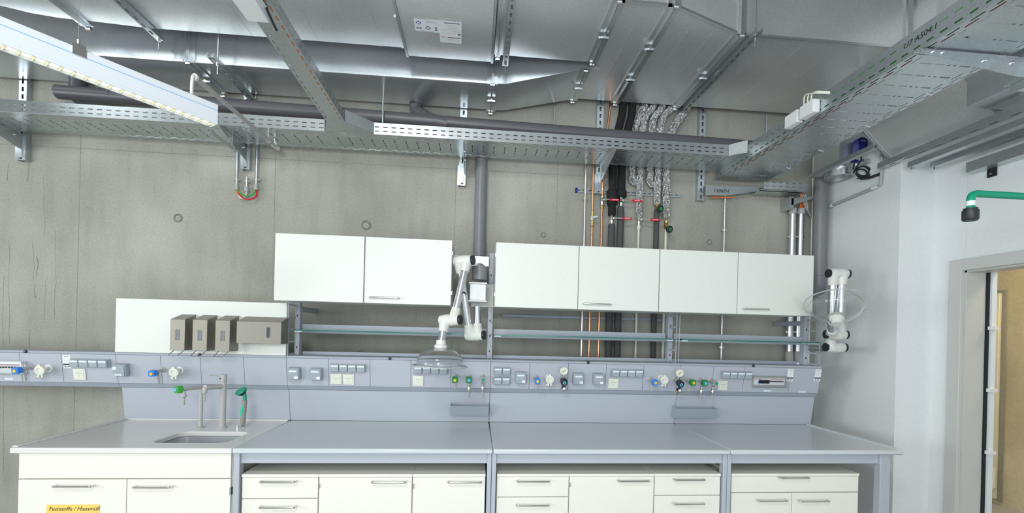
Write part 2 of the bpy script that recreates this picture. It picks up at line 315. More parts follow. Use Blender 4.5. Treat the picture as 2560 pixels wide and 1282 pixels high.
# ------------------------------------------------------------------ bench frames and worktops
def frame(label, x0, x1, wl, wr):
    t = T('bench_frame', label, 'bench frame', ((x0+x1)/2, .4, 0)); o = (x0+x1)/2
    for a, b in ((x0, x0+wl), (x1-wr, x1)):
        for y0, y1 in ((.035, .085), (.74, .79)): box('leg', 'chan', a-o, b-o, y0-.4, y1-.4, 0, .866, t, bev=.003)
    box('apron', 'chan', x0+wl-o, x1-wr-o, .05-.4, .075-.4, .80, .866, t, bev=.002)
    m = M()
    for a, b in ((x0, x0+wl), (x1-wr, x1)): m.box(a-o, b-o, .0855-.4, .7395-.4, .806, .864)
    m.ob('side_rail', 'chan', t)
frame('blue-grey steel bench frame right of the sink cabinet', 1.193, 2.694, .034, .026)
frame('blue-grey steel bench frame under the middle worktop', 2.697, 4.196, .026, .025)
frame('blue-grey steel bench frame with open bay at right end', 4.199, 5.32, .025, .07)
def wtop(name, label, x0, x1, m='worktop'): return box(name, m, x0+.0012, x1-.0012, 0, .812, .869, .90, label=label, cat='worktop', bev=.009)
wtop('worktop', 'light grey worktop between sink bench and middle bench', 1.2, 2.7)
wtop('worktop', 'blue-grey worktop in the middle, below the long row of sockets', 2.7, 4.2)
w4 = wtop('worktop', 'blue-grey worktop with overhanging end beside the white wall', 4.2, 5.38)
box('raised_lip', 'worktop', 5.336, 5.366, .014, .80, .8998, .909, w4)
# sink worktop with opening
sx0, sx1, sy0, sy1 = .67, 1.10, .125, .42
m = M(); X0, X1, Y1 = .03, 1.1988, .812
def rrect(x0, x1, y0, y1, r, n=5):
    out = []
    for cx, cy, a0 in ((x1-r, y1-r, 0), (x0+r, y1-r, 90), (x0+r, y0+r, 180), (x1-r, y0+r, 270)):
        for k in range(n+1): a = math.radians(a0+90*k/n); out.append((cx+r*math.cos(a), cy+r*math.sin(a)))
    return out
inner = rrect(sx0, sx1, sy0, sy1, .06); nI = len(inner)
outer = []
for (x, y) in inner:
    cx, cy = (sx0+sx1)/2, (sy0+sy1)/2; dx, dy = x-cx, y-cy; t = 1e9
    if dx > 1e-9: t = min(t, (X1-cx)/dx)
    if dx < -1e-9: t = min(t, (X0-cx)/dx)
    if dy > 1e-9: t = min(t, (Y1-cy)/dy)
    if dy < -1e-9: t = min(t, (0-cy)/dy)
    outer.append([cx+dx*t, cy+dy*t])
for cx_, cy_ in ((X0, 0), (X1, 0), (X0, Y1), (X1, Y1)):
    k = min(range(nI), key=lambda i: (outer[i][0]-cx_)**2+(outer[i][1]-cy_)**2); outer[k] = [cx_, cy_]
bm = m.bm; lay = {}
for nm, pts in (('i', inner), ('o', outer)):
    for zz in (.869, .9): lay[nm, zz] = [bm.verts.new((x, y, zz)) for x, y in pts]
for i in range(nI):
    j = (i+1) % nI
    bm.faces.new([lay['i', .9][i], lay['o', .9][i], lay['o', .9][j], lay['i', .9][j]]); bm.faces.new([lay['i', .869][i], lay['i', .869][j], lay['o', .869][j], lay['o', .869][i]])
    bm.faces.new([lay['o', .869][i], lay['o', .869][j], lay['o', .9][j], lay['o', .9][i]]); bm.faces.new([lay['i', .869][i], lay['i', .9][i], lay['i', .9][j], lay['i', .869][j]])
ws = m.ob('sink_worktop', 'ceramic', label='light grey ceramic worktop with sunken sink basin at left', cat='worktop', bev=.005)
m = M(); m.box(.031, .062, .012, .81, .9, .909); m.box(.062, 1.19, .785, .811, .9, .909); m.ob('raised_lip', 'ceramic', ws, bev=.003)
m = M(); A = rrect(sx0-.004, sx1+.004, sy0-.004, sy1+.004, .062); B = rrect(sx0+.02, sx1-.02, sy0+.02, sy1-.02, .05); D = rrect(sx0-.02, sx1+.02, sy0-.02, sy1+.02, .07); E2 = rrect(sx0, sx1, sy0, sy1, .06)
R_ = [[m.bm.verts.new((x, y, zz)) for x, y in P] for P, zz in ((A, .868), (B, .70), (E2, .695), (D, .866))]
n = len(A)
for a, b in ((0, 1), (1, 2), (2, 3), (3, 0)):
    if (a, b) == (1, 2): continue
    for i in range(n):
        if (a, b) != (2, 3) or True: m.face([R_[a][i], R_[a][(i+1) % n], R_[b][(i+1) % n], R_[b][i]])
m.face(R_[1]); m.face(R_[2][::-1]); bs = m.ob('basin', 'basin', ws)
M().cyl((.90, .36, .701), (.90, .36, .83), .024).ob('standpipe', 'black_plastic', ws)

# ------------------------------------------------------------------ service channel, splashbacks
fy = lambda z: .709+(1.385-z)*.155
TILT = math.atan(.155)
def channel(label, x0, x1, seams):
    t = T('service_channel', label, 'service channel', ((x0+x1)/2, .8, 1.14)); o = Vector(((x0+x1)/2, .8, 1.14)); e = .001
    prof = [(.703+.010, 1.377), (fy(1.172)+.006, 1.172), (.768+.004, 1.141), (.93, 1.141), (.93, 1.388), (.72, 1.388)]
    M().prism([(y-o.y, z-o.z) for y, z in prof], 'x', x0+e-o.x, x1-e-o.x).ob('trunking', 'seam', t)
    capp = [(.703, 1.394), (fy(1.378), 1.3785), (fy(1.378)+.012, 1.3785), (.73, 1.389), (.93, 1.389), (.93, 1.394)]
    M().prism([(y-o.y, z-o.z) for y, z in capp], 'x', x0+e-o.x, x1-e-o.x).ob('cap_strip', 'chan', t)
    lowp = [(fy(1.171), 1.171), (.765, 1.14), (.80, 1.138), (.80, 1.1405), (.775, 1.1405), (fy(1.171)+.006, 1.171)]
    M().prism([(y-o.y, z-o.z) for y, z in lowp], 'x', x0+e-o.x, x1-e-o.x).ob('lower_moulding', 'chan_d', t)
    xs = [x0]+seams+[x1]
    for a, b in zip(xs, xs[1:]):
        pp = [(fy(1.3765), 1.3765), (fy(1.1725), 1.1725), (fy(1.1725)+.006, 1.1725), (fy(1.3765)+.006, 1.3765)]
        M().prism([(y-o.y, z-o.z) for y, z in pp], 'x', a+.0015-o.x, b-.0015-o.x).ob('panel', 'chan', t)
    return t
channel('blue-grey service channel running past the left end of the bench', -1.6, .03, [-1.2, -.6, -.03-.3])
channel('blue-grey service channel above the sink splashback', .03, 1.2, [.33, .60, .90])
channel('blue-grey service channel with white outlets, right of sink', 1.2, 2.7, [1.5, 1.8, 2.1, 2.4])
channel('blue-grey service channel with gauge regulator near its middle', 2.7, 4.2, [3.0, 3.3, 3.6, 3.9])
channel('blue-grey service channel at right end holding a fuse box', 4.2, 5.38, [4.47, 4.73, 5.12])
for label, x0, x1 in (('tall grey splashback behind the sink taps', .03, 1.2), ('blue-grey splashback behind the left drip tray', 1.2, 2.7), ('plain blue-grey splashback of the middle bench', 2.7, 4.2), ('blue-grey splashback behind the right drip tray', 4.2, 5.38)):
    M().prism([(.775, 1.137), (.811, .901), (.83, .901), (.80, 1.137)], 'x', x0+.0015, x1-.0015).ob('splashback', 'chan', label=label, cat='splashback')
def ch(px, py):
    p = at(px, py, 'y', .725); p = at(px, py, 'y', fy(p.z)); return p
def chT(name, label, cat, px, py, group=None, off=0):
    p = ch(px, py); return T(name, label, cat, (p.x, fy(p.z)-off, p.z), (TILT, 0, 0), group), p
def rb(x0, x1, y0, y1, z0, z1): return M().box(x0, x1, y0, y1, z0, z1)
def csize(x0, y0, x1, y1):
    a, b = ch(x0, y0), ch(x1, y1); c = ch(x1, y0); return c.x-a.x, c.z-b.z
# grey lidded boxes
def greybox(px0, py0, px1, py1, label, lab2=True, left=False):
    t, p = chT('lidded_socket', label, 'socket', (px0+px1)/2, (py0+py1)/2, 'square grey lidded sockets on the service channel'); w = .084; h = .088
    rb(-w/2, w/2, -.045, 0, -h/2, h/2).ob('housing', 'socket', t, bev=.008)
    rb(-w/2+.006, w/2-.006, -.0495, -.0455, -h/2+.004, h/2-.006).ob('lid', 'socket', t, bev=.002)
    if left: rb(-.03, .02, -.051, -.0496, -.034, -.024).ob('label_strip', 'label', t); rb(-.038, -.012, -.051, -.0496, .008, .028).ob('sticker', 'paper', t)
    else: rb(-.028, .024, -.051, -.0496, .016, .028).ob('label_strip', 'label', t); rb(.008, .034, -.051, -.0496, -.034, -.016).ob('sticker', 'paper', t)
for a in ((289, 905, 330, 940, 'square grey lidded socket at left end of the sink channel', True, True), (724, 915, 754, 947, 'left one of two grey lidded sockets right of the sink'), (779, 917, 808, 948, 'right one of two grey lidded sockets, beside a white double outlet'),
          (1287, 926, 1315, 957, 'grey lidded socket beside the block of four square sockets'), (1430, 928, 1457, 960, 'grey lidded socket just right of the left pressure gauge'), (1480, 929, 1508, 961, 'grey lidded socket just left of a four-gang socket strip')): greybox(*a)
def gang(px0, py0, n, label, rows=1):
    t, p = chT('socket_strip', label, 'socket', px0, py0); w, g = .0585, .0625; h = .052
    rb(-w/2-.006, (n-1)*g+w/2+.006, -.012, 0, -h/2-.004, h/2+.004).ob('base_plate', 'socket', t, bev=.002)
    for r in range(rows):
        for i in range(n):
            s = rb(-w/2, w/2, -.032, -.0125, -h/2, h/2).ob('socket_lid', 'socket', t, loc=(i*g, 0, -r*.075), bev=.004); rb(-w/2+.004, w/2-.004, -.033, -.0322, h/2-.016, h/2-.004).ob('label_strip', 'label', s)
    if rows > 1: rb(-w/2-.006, (n-1)*g+w/2+.006, -.012, 0, -.075-h/2-.004, -.075+h/2+.004).ob('base_plate', 'socket', t, bev=.002)
gang(193, 906, 4, 'strip of four grey sockets left of the sink panel'); gang(839, 918, 4, 'strip of four grey sockets above two white data outlets')
gang(1046, 923, 4, 'strip of four grey sockets seen through the clear hood'); gang(1245, 926, 2, 'block of four square grey sockets in two rows', 2)
gang(1537, 931, 4, 'strip of four grey sockets above a single outlet, middle right'); gang(1811, 936, 4, 'strip of four grey sockets left of the right fuse box')
def outlet(px, py, label):
    t, p = chT('data_outlet', label, 'outlet', px, py, 'white square data outlets'); w = .04
    rb(-w, w, -.008, 0, -w, w).ob('cover_frame', 'cream', t, bev=.002); rb(-w+.010, w-.010, -.011, -.0082, -w+.012, w-.010).ob('insert', 'cream', t, bev=.001)
    m = rb(-.018, .018, -.0122, -.0112, .008, .012); m.box(-.003, .003, -.0122, -.0112, -.012, -.006); m.ob('marking', 'grey_plastic', t)
for a in ((200.5, 935, 'white data outlet on the channel left of the sink bench'), (841, 947, 'left one of the pair of white data outlets'), (872, 948, 'right one of the pair of white data outlets'), (1045.5, 951, 'white data outlet beneath the clear hood'), (1533, 958, 'white data outlet under the middle right socket strip'), (1806, 963, 'white data outlet between brass taps and fuse box')): outlet(*a)
def knobmesh(r, h, n=4, d=.22):
    m = M(); A, B = [], []
    for k in range(n*8):
        a = 2*math.pi*k/(n*8); rr = r*(1-d*(.5+.5*math.cos(n*a))); A.append((rr*math.cos(a), rr*math.sin(a)))
    return m.prism([(x, z) for x, z in A], 'y', 0, -h)
def valve(px, py, label, col, cap, spout=True, kx=0, green=False):
    "water or gas tap: arm out of the channel, star knob, spout pointing down"
    t, p = chT('lab_valve', label, 'valve', px, py)
    M().lathe([(0, 0), (.022, 0), (.016, .010), (.0115, .012), (.0115, .085), (0, .085)], (0, 0, 0), (0, -1, 0), 18).ob('stem', 'grey_plastic', t)
    k = knobmesh(.026, .034).ob('knob', col, t, loc=(0, -.086, 0), bev=.002); M().lathe([(.0, .001), (.011, .001), (.011, -.003), (0, -.003)], (0, -.035, 0), (0, 1, 0), 16).ob('cap', cap, k)
    if spout: M().tube(bend([(0, -.06, -.010), (0, -.06, -.03), (0, -.055, -.085)], .01), [.010]*2+[.009]*6+[.006], 12).ob('spout', 'grey_plastic', t)
    return t
def vx(px, py): return px, py
valve(80, 917, 'blue star-knob valve in front of the left fuse box', 'blue', 'yellow'); valve(408, 924, 'blue star-knob valve above the sink, left of the clamp port', 'blue', 'yellow')
valve(1339, 943, 'blue star-knob valve left of the first pressure regulator', 'blue', 'yellow'); valve(1624, 947, 'blue star-knob valve left of the second pressure regulator', 'blue', 'yellow')
valve(1139, 940, 'green tap with yellow centre, left of the two nozzle taps', 'green', 'yellow'); valve(1716, 947, 'green tap with yellow centre near the right drip tray', 'green', 'yellow')
def nozzle(px, py, label, star):
    t, p = chT('nozzle_tap', label, 'tap', px, py)
    M().lathe([(0, 0), (.020, 0), (.014, .010), (.0115, .012), (.0115, .075), (0, .075)], (0, 0, 0), (0, -1, 0), 18).ob('stem', 'grey_plastic', t)
    if star: k = knobmesh(.027, .032).ob('knob', 'green', t, loc=(0, -.076, 0), bev=.002)
    else: k = M().lathe([(0, 0), (.016, 0), (.016, .018), (0, .020)], (0, -.076, 0), (0, -1, 0), 18).ob('knob', 'grey_plastic', t)
    M().lathe([(0, 0), (.012, 0), (.012, .003), (0, .003)], (0, -.034 if star else -.098, 0), (0, -1, 0), 16).ob('cap', 'light_blue' if star else 'teal', k)
    M().lathe([(.007, -.012), (.011, -.02), (.007, -.035), (.012, -.04), (.012, -.055), (.008, -.06), (.013, -.068), (.013, -.082), (.008, -.088), (.012, -.092), (.010, -.104), (0, -.104)], (0, -.055, 0), (0, 0, 1), 16).ob('nozzle_body', 'steel', t)
    M().lathe([(0, -.105), (.011, -.105), (.009, -.118), (.006, -.122), (.0045, -.155), (0, -.155)], (0, -.055, 0), (0, 0, 1), 14).ob('hose_tip', 'grey_plastic', t)
nozzle(1173, 941, 'green knob tap with steel nozzle over the left drip tray', True); nozzle(1207, 940, 'slim tap with small round cap over the left drip tray', False)
nozzle(1747, 949, 'green knob tap with steel nozzle over the right drip tray', True); nozzle(1775, 950, 'slim tap with small round cap over the right drip tray', False)
def port(px, py, label, side):
    t, p = chT('vacuum_port', label, 'port', px, py)
    M().lathe([(0, 0), (.027, 0), (.027, .004), (.012, .005), (.012, .004)], (0, 0, 0), (0, -1, 0), 24).ob('rosette', 'pure_white', t)
    M().cyl((0, -.004, 0), (0, -.055, 0), .011).ob('stem', 'steel', t)
    c = M().lathe([(.014, .052), (.032, .052), (.034, .06), (.032, .072), (.020, .074), (.014, .070)], (0, 0, 0), (0, -1, 0), 24, True)
    c.box(-.016, -.004, -.070, -.056, -.048, -.028); c.box(.004, .016, -.070, -.056, -.048, -.028); c.cyl((-.03, -.063, -.042), (-.004, -.063, -.042), .005); c.box(-.008, .008, -.070, -.056, .028, .042)
    c.ob('clamp_ring', 'cream', t); M().lathe([(0, .060), (.015, .060), (.015, .067), (0, .069)], (0, 0, 0), (0, -1, 0), 20).ob('blanking_disc', 'cream', t)
port(122, 920, 'white clamped vacuum port on the left channel', 0); port(450, 925, 'white clamped vacuum port above the sink', 0); port(1371, 943, 'white clamped vacuum port left of the first gauge', 0); port(1652, 945, 'white clamped vacuum port left of the second gauge', 0)
def regulator(px, py, label, brass):
    t, p = chT('pressure_regulator', label, 'regulator', px, py); X = .0
    M().lathe([(0, 0), (.02, 0), (.014, .012), (.014, .06), (0, .06)], (X, 0, 0), (0, -1, 0), 18).ob('body', 'steel', t)
    M().cyl((X, -.045, .06), (X, -.045, -.075), .008).ob('manifold', 'steel', t)
    g = M().lathe([(0, .045), (.029, .045), (.031, .05), (.031, .063), (.027, .066), (.027, .062), (0, .062)], (X, 0, .068), (0, -1, 0), 28).ob('gauge', 'cream', t)
    M().tube([(X-.010, -.0645, .060), (X+.010, -.0645, .078)], .0016, 6).ob('needle', 'ink', g)
    k = M().lathe([(0, .055), (.024, .055), (.027, .066), (.027, .098), (.022, .104), (0, .104)], (X, 0, .0), (0, -1, -.12), 24).ob('knob', 'black_plastic', t)
    M().lathe([(0, .1045), (.013, .1045), (.013, .1065), (0, .1065)], (X, 0, 0), (0, -1, -.12), 20).ob('cap', 'light_blue', k)
    M().lathe([(0, .107), (.007, .107), (.007, .108), (0, .108)], (X, 0, 0), (0, -1, -.12), 16).ob('dot', 'green', k)
    k2 = M().lathe([(0, .04), (.014, .04), (.017, .05), (.017, .072), (0, .074)], (X+.006, 0, -.058), (0, -1, -.1), 20).ob('small_knob', 'black_plastic', t)
    M().lathe([(0, .0745), (.012, .0745), (.012, .077), (0, .077)], (X+.006, 0, -.058), (0, -1, -.1), 18).ob('cap', 'pure_white', k2)
    M().lathe([(0, 0), (.010, 0), (.010, -.014), (.006, -.018), (.008, -.024), (.004, -.04), (0, -.04)], (X, -.045, -.06), (0, 0, 1), 14).ob('outlet', 'brass' if brass else 'steel', t)
regulator(1405, 944, 'pressure regulator with round gauge between vacuum port and grey box', False); regulator(1689, 949, 'pressure regulator with round gauge at the channel joint, right side', True)
def fuse(x0, x1, py, label, white):
    a, b = ch(x0, py), ch(x1, py); w = b.x-a.x; t = T('fuse_box', label, 'fuse box', ((a.x+b.x)/2, fy(a.z), a.z), (TILT, 0, 0)); h = .046
    rb(-w/2, w/2, -.004, 0, -h, h).ob('base', 'label' if white else 'grey_plastic', t, bev=.002)
    rb(-w/2+.014, w/2-.014, -.007, -.0045, -.028, .026).ob('breaker_row', 'paper', t); rb(-w/2+.016, -w/2+.07, -.0085, -.0072, .017, .021).ob('red_line', 'red', t); rb(.0, w/2-.02, -.0085, -.0072, .017, .020).ob('red_line', 'red', t)
    n = 14
    for k in range(n):
        x = -w/2+.055+(w-.085)*k/(n-1); big = k < 6
        rb(x-.005, x+.005, -.018 if big else -.012, -.0072, -.016 if big else -.004, .012 if big else .006).ob('breaker_lever', 'black_plastic' if k else 'navy', t, bev=.001)
    m = M(); m.box(-w/2, w/2, -.030, -.028, -h, h); m.box(-w/2, w/2, -.0278, -.0042, h-.002, h); m.box(-w/2, w/2, -.0278, -.0042, -h, -h+.002); m.box(-w/2, -w/2+.002, -.0278, -.0042, -h+.003, h-.003); m.box(w/2-.002, w/2, -.0278, -.0042, -h+.003, h-.003)
    m.ob('clear_cover', 'clear_cover', t)
    if white: m = M(); m.box(-w/2-.002, w/2+.002, -.036, -.0305, h-.016, h+.002); m.box(w/2-.006, w/2+.002, -.036, -.0305, -.01, h-.0165); m.ob('hinge_bar', 'pure_white', t)
fuse(-60, 66, 916, 'fuse box with white bar at left edge, behind a blue valve', True); fuse(1880, 1964, 952, 'fuse box with row of black breakers at right end of channel', False)
def tag_st(px0, py0, px1, py1, label, full=True):
    t, p = chT('inspection_sticker' if full else 'name_tag', label, 'sticker', (px0+px1)/2, (py0+py1)/2); w, h = csize(px0, py0, px1, py1)
    if full:
        rb(-w/2, w/2, -.0012, 0, -h/2, h/2).ob('paper', 'paper', t); rb(-w/2, w/2, -.0022, -.0014, -h/2+.022, -h/2+.032).ob('dark_band', 'ink', t)
        M().lathe([(.003, .0014), (.006, .0014), (.006, .0022), (.003, .0022)], (-w/4, 0, -h/2+.011), (0, -1, 0), 14, True).ob('symbol', 'ink', t)
        m = M(); m.box(.0, .006, -.0022, -.0014, -h/2+.006, -h/2+.012); m.box(.007, .014, -.0022, -.0014, -h/2+.010, -h/2+.017)
        m.ob('symbol', 'ink', t); rb(-w/3, w/3, -.0022, -.0014, h/2-.012, h/2-.007).ob('print_line', 'grey_plastic', t)
        m = M(); [m.box(-w/3, w/4, -.0018, -.0014, h/2-.024-k*.008, h/2-.022-k*.008) for k in range(4)]; m.ob('print_line', 'paper_g', t)
    else: rb(-w/2, w/2, -.0012, 0, -h/2, h/2).ob('plate', 'paper', t); rb(-w/3, w/3, -.0018, -.0014, -.0012, .0012).ob('print_line', 'grey_plastic', t)
tag_st(158, 887, 177, 920, 'white inspection sticker left of the first socket strip'); tag_st(1968, 922, 1983, 953, 'white inspection sticker right of the right fuse box'); tag_st(2037, 923, 2052, 953, 'white inspection sticker at far right end of the channel')
tag_st(13, 944, 32, 948.5, 'tiny white name tag under the left fuse box', False); tag_st(1910, 975, 1926, 979, 'tiny white name tag under the right fuse box', False); tag_st(1998, 977, 2014, 981, 'tiny white name tag at far right of the channel', False)
for px, py, l in ((66, 879, 'above the left fuse box'), (500, 887, 'below the middle soap dispenser'), (975, 898, 'above the blank panel left of the clear hood'), (1470, 908, 'near the vertical copper pipes'), (1882, 917, 'above the right fuse box')):
    p = at(px, py, 'y', .71); M().lathe([(0, .006), (.008, .006), (.012, .0), (0, 0)], (p.x, .7025, 1.389), (0, -1, .1), 16).ob('cable_clip', 'black_plastic', label='small black clip on the channel edge, '+l, cat='clip', group='black clips along the channel edge')
for px0, px1, pz0, label in ((1126, 1221, 1040, 'grey drip tray under the left pair of nozzle taps'), (1689, 1790, 1046, 'grey drip tray under the right pair of nozzle taps')):
    a, b = at(px0, pz0, 'y', .72), at(px1, pz0, 'y', .72); w = b.x-a.x; t = T('drip_tray', label, 'drip tray', ((a.x+b.x)/2, .80, a.z))
    m = M(); P = [(-.008, .0), (-.06, .0), (-.105, .082), (-.098, .082), (-.055, .006), (-.016, .006), (-.016, .092), (-.008, .092)]
    m.prism(P, 'x', -w/2+.003, w/2-.003); m.ob('trough', 'socket', t)
    m = M(); Q = [(-.008, .0), (-.06, .0), (-.105, .082), (-.008, .092)]
    for s0, s1 in ((-w/2, -w/2+.0028), (w/2-.0028, w/2)): m.prism(Q, 'x', s0, s1)
    m.ob('end_plate', 'socket', t)

# ------------------------------------------------------------------ sink panel, dispensers, taps
z0 = 1.396; a = at(289, 745, 'y', .70)
box('wall_panel', 'cab', .03, 1.198, .705, .722, z0, a.z, label='plain white panel above the sink carrying four dispensers', cat='panel', bev=.001)
def disp(x, label, w=.096, zb=1.423, zt=1.639, wx=.5, lever=True, cat='dispenser', nm='soap_dispenser'):
    t = T(nm, label, cat, (x, .704, zb)); h = zt-zb
    M().prism([(0, 0), (-.12, 0), (-.12, h), (0, h+.038)], 'x', 0, w).ob('housing', 'brown_steel', t, bev=.0015)
    ww, wh = .020, .072; c = w*wx; zc = h*.5 if lever else h*.52
    rb(c-ww/2, c+ww/2, -.1208, -.1202, zc-wh/2, zc+wh/2).ob('level_window', 'window', t)
    m = M(); m.box(c-ww/2-.003, c-ww/2-.0002, -.1225, -.1203, zc-wh/2, zc+wh/2); m.box(c+ww/2+.0002, c+ww/2+.003, -.1225, -.1203, zc-wh/2, zc+wh/2); m.ob('window_frame', 'taupe', t)
    if lever: M().tube(bend([(w*.16, -.10, .0), (w*.16, -.165, -.035), (w*.84, -.165, -.035), (w*.84, -.10, .0)], .008, 3), .0028, 8).ob('lever', 'chrome', t)
xs = [at(px, 840, 'y', .584).x for px in (425, 481, 538)]
disp(xs[0], 'left brown metal soap dispenser of three on the white panel'); disp(xs[1], 'middle brown metal soap dispenser of three on the white panel'); disp(xs[2], 'right brown metal soap dispenser, next to the towel box')
a, b = at(592, 805, 'y', .584), at(702, 858, 'y', .584); disp(a.x, 'wide brown metal paper towel box right of the soap dispensers', b.x-a.x, 1.482, 1.636, .71, False, nm='towel_dispenser')
# tall mixer tap
B0 = at(556, 1069, 'z', .9); t = T('mixer_tap', 'tall light grey mixer tap with lever behind the sink', 'tap', B0)
H = at(548, 935, 'y', B0.y).z-.9
M().lathe([(0, 0), (.030, 0), (.030, .006), (.019, .010), (.019, H-.05), (.0185, H-.05), (.0185, H-.047), (.021, H-.046), (.021, H-.004), (.018, H), (0, H)], (0, 0, 0), (0, 0, 1), 24).ob('column', 'grey_plastic', t)
sp = at(512, 968, 'y', B0.y-.12)-B0
M().tube([(0, 0, H-.085), sp+Vector((0, 0, .0))], [.016, .018], 16).ob('spout', 'grey_plastic', t); M().lathe([(.012, .0), (.013, -.02), (.016, -.024), (.016, -.034), (.008, -.038), (.006, -.09), (0, -.09)], sp, (0, 0, 1), 14).ob('nozzle', 'grey_plastic', t)
lv = at(526, 937, 'y', B0.y-.03)-B0; M().tube([(0, 0, H-.018), lv], .0028, 8).lathe([(0, .006), (.005, .003), (.005, -.003), (0, -.006)], lv, (1, 0, 0), 10).ob('lever', 'grey_plastic', t); M().cyl((-.012, -.017, H-.028), (-.013, -.0225, H-.028), .005).ob('screw_cap', 'black_plastic', t)
B1 = at(501, 1069, 'z', .9); t = T('lab_tap', 'slim grey lab tap with green star knob left of the mixer', 'tap', B1)
H = at(499, 968, 'y', B1.y).z-.9; e = at(455, 973, 'y', B1.y-.13)-B1
M().lathe([(0, 0), (.026, 0), (.026, .006), (.0125, .010), (.0125, H-.02)], (0, 0, 0), (0, 0, 1), 20).tube(bend([(0, 0, H-.022), (0, 0, H), e], .03), .0125, 14).ob('column', 'grey_plastic', t)
k = knobmesh(.027, .034).ob('knob', 'lime', t, loc=e+Vector((-.004, 0, 0)), rot=(0, 0, -.5), bev=.002); M().lathe([(0, 0), (.012, 0), (.012, .003), (0, .003)], (0, -.035, 0), (0, -1, 0), 16).ob('cap', 'light_blue', k)
M().lathe([(.011, .004), (.013, -.02), (.016, -.026), (.016, -.038), (.008, -.044), (.006, -.09), (0, -.09)], e+Vector((.012, 0, -.012)), (0, 0, 1), 14).ob('nozzle', 'grey_plastic', t)
# eye wash
B2 = at(608, 1068, 'z', .9); t = T('eye_wash', 'hand-held green eye wash shower standing right of the sink', 'eye wash', B2)
q = lambda px, py, dy=0: at(px, py, 'y', B2.y+dy)-B2
M().lathe([(0, 0), (.016, 0), (.018, .008), (.012, .014), (.008, .02), (.008, .035), (0, .035)], (0, 0, 0), (0, 0, 1), 18).lathe([(0, 0), (.008, 0), (.008, .02), (0, .02)], (-.022, -.03, 0), (0, 0, 1), 12).ob('base_fitting', 'chrome', t)
M().tube([q(607, 1062), q(607, 1055), q(609, 1030), q(611, 1008), q(612, 1000)], [.013, .0165, .017, .016, .015], 16).ob('grip', 'taupe', t)
M().tube([q(604, 1040, -.008), q(606, 1025, -.009), q(607, 1010, -.008)], [.009, .013, .009], 14).ob('grip_insert', 'teal_l', t)
M().tube([q(612, 1001), q(612, 990), q(611, 984)], .012, 14).ob('neck', 'teal', t)
ax = Vector((-.35, -.45, .8)); hc_ = q(606, 982)
M().lathe([(0, -.012), (.018, -.012), (.034, .006), (.034, .012), (0, .012)], hc_, ax, 28).ob('spray_head', 'black_plastic', t); M().lathe([(0, .013), (.038, .013), (.040, .018), (.036, .026), (0, .030)], hc_, ax, 28).ob('dust_cap', 'teal', t)

# ------------------------------------------------------------------ shelf frames, glass shelves, wall cabinets
YC, ZT, ZB = .4764, 2.2415, 1.7845
def post(x, label, top, both=False, side=1):
    t = T('shelf_post', label, 'shelf post', (x, .86, 1.395)); h = top-1.395
    w = .018
    box('upright', 'chan', -w, w, -.02, .03, 0, h, t, bev=.002)
    m = M()
    for k in range(int(h/.12)): m.box(-.0035, .0035, -.0215, -.0202, .05+k*.12, .065+k*.12)
    m.ob('slot', 'dark', t)
    if not both: box('wall_stay', 'chan_d', -.012 if side < 0 else -.012, .012, .031, YW-.86-.002, .33, .37, t)
    # ladder bracket in front of the upright
    for s in ([-1, 1] if both else [side]):
        X = s*.012; z1 = ZB-1.395-.004 if top < 1.9 or True else h
        m = M(); m.box(X-.002, X+.002, -.028, -.0205, 0.0, z1)
        m.prism([(-.155, 0.0), (-.147, 0.0), (-.163+.008, z1), (-.163, z1)] if False else [(-.150, 0), (-.142, 0), (-.155, z1), (-.163, z1)], 'x', X-.002, X+.002)
        n = 5
        for k in range(n):
            zz = .004+(z1-.02)*k/(n-1); m.box(X-.002, X+.002, -.15, -.0285, zz, zz+.012)
        m.ob('ladder_bracket', 'chan', t)
    return t
post(1.222, 'shelf post with ladder bracket beside the towel box', 1.80, side=-1)
post(2.69, 'tall double shelf post between the two cabinet blocks', 2.23, both=False, side=1)
post(4.165, 'shelf post with ladder bracket in front of the white pipes', 1.80, both=True)
post(5.345, 'shelf post with ladder bracket next to the right fume arm', 1.80, side=1)
for x0, x1, label in ((1.25, 2.66, 'glass shelf with green edge under the left wall cabinets'), (2.722, 4.135, 'glass shelf with green edge in front of the insulated pipes'), (4.205, 5.37, 'glass shelf with green edge reaching the right fume arm')):
    t = T('glass_shelf', label, 'shelf', ((x0+x1)/2, .76, 1.58)); w = (x1-x0)/2
    box('pane', 'shelf_glass', -w, w, -.048, .10, 0, .008, t); box('front_edge', 'glass_edge', -w, w, -.0505, -.0485, 0, .008, t)
    m = M()
    for s in (-1, 1): m.box(s*w-(.05 if s > 0 else 0), s*w+(.05 if s < 0 else 0), -.04, .10, -.010, -.0005)
    m.ob('bracket_clip', 'label', t)
    box('back_beam', 'chan', -w, w, .103, .118, -.018, .050, t, bev=.002)
m = M(); m.box(-.0, 1.40, 0, .02, 0, .012)
for a, b, c in ((1.25, 2.67, 'under the glass shelf of the left bay'), (2.72, 5.3, 'behind the pipes of the right bays')): box('base_rail', 'chan_d', a, b, .885, .91, 1.396, 1.420, label='low blue-grey rail on the channel top '+c, cat='rail')
m.bm.free()
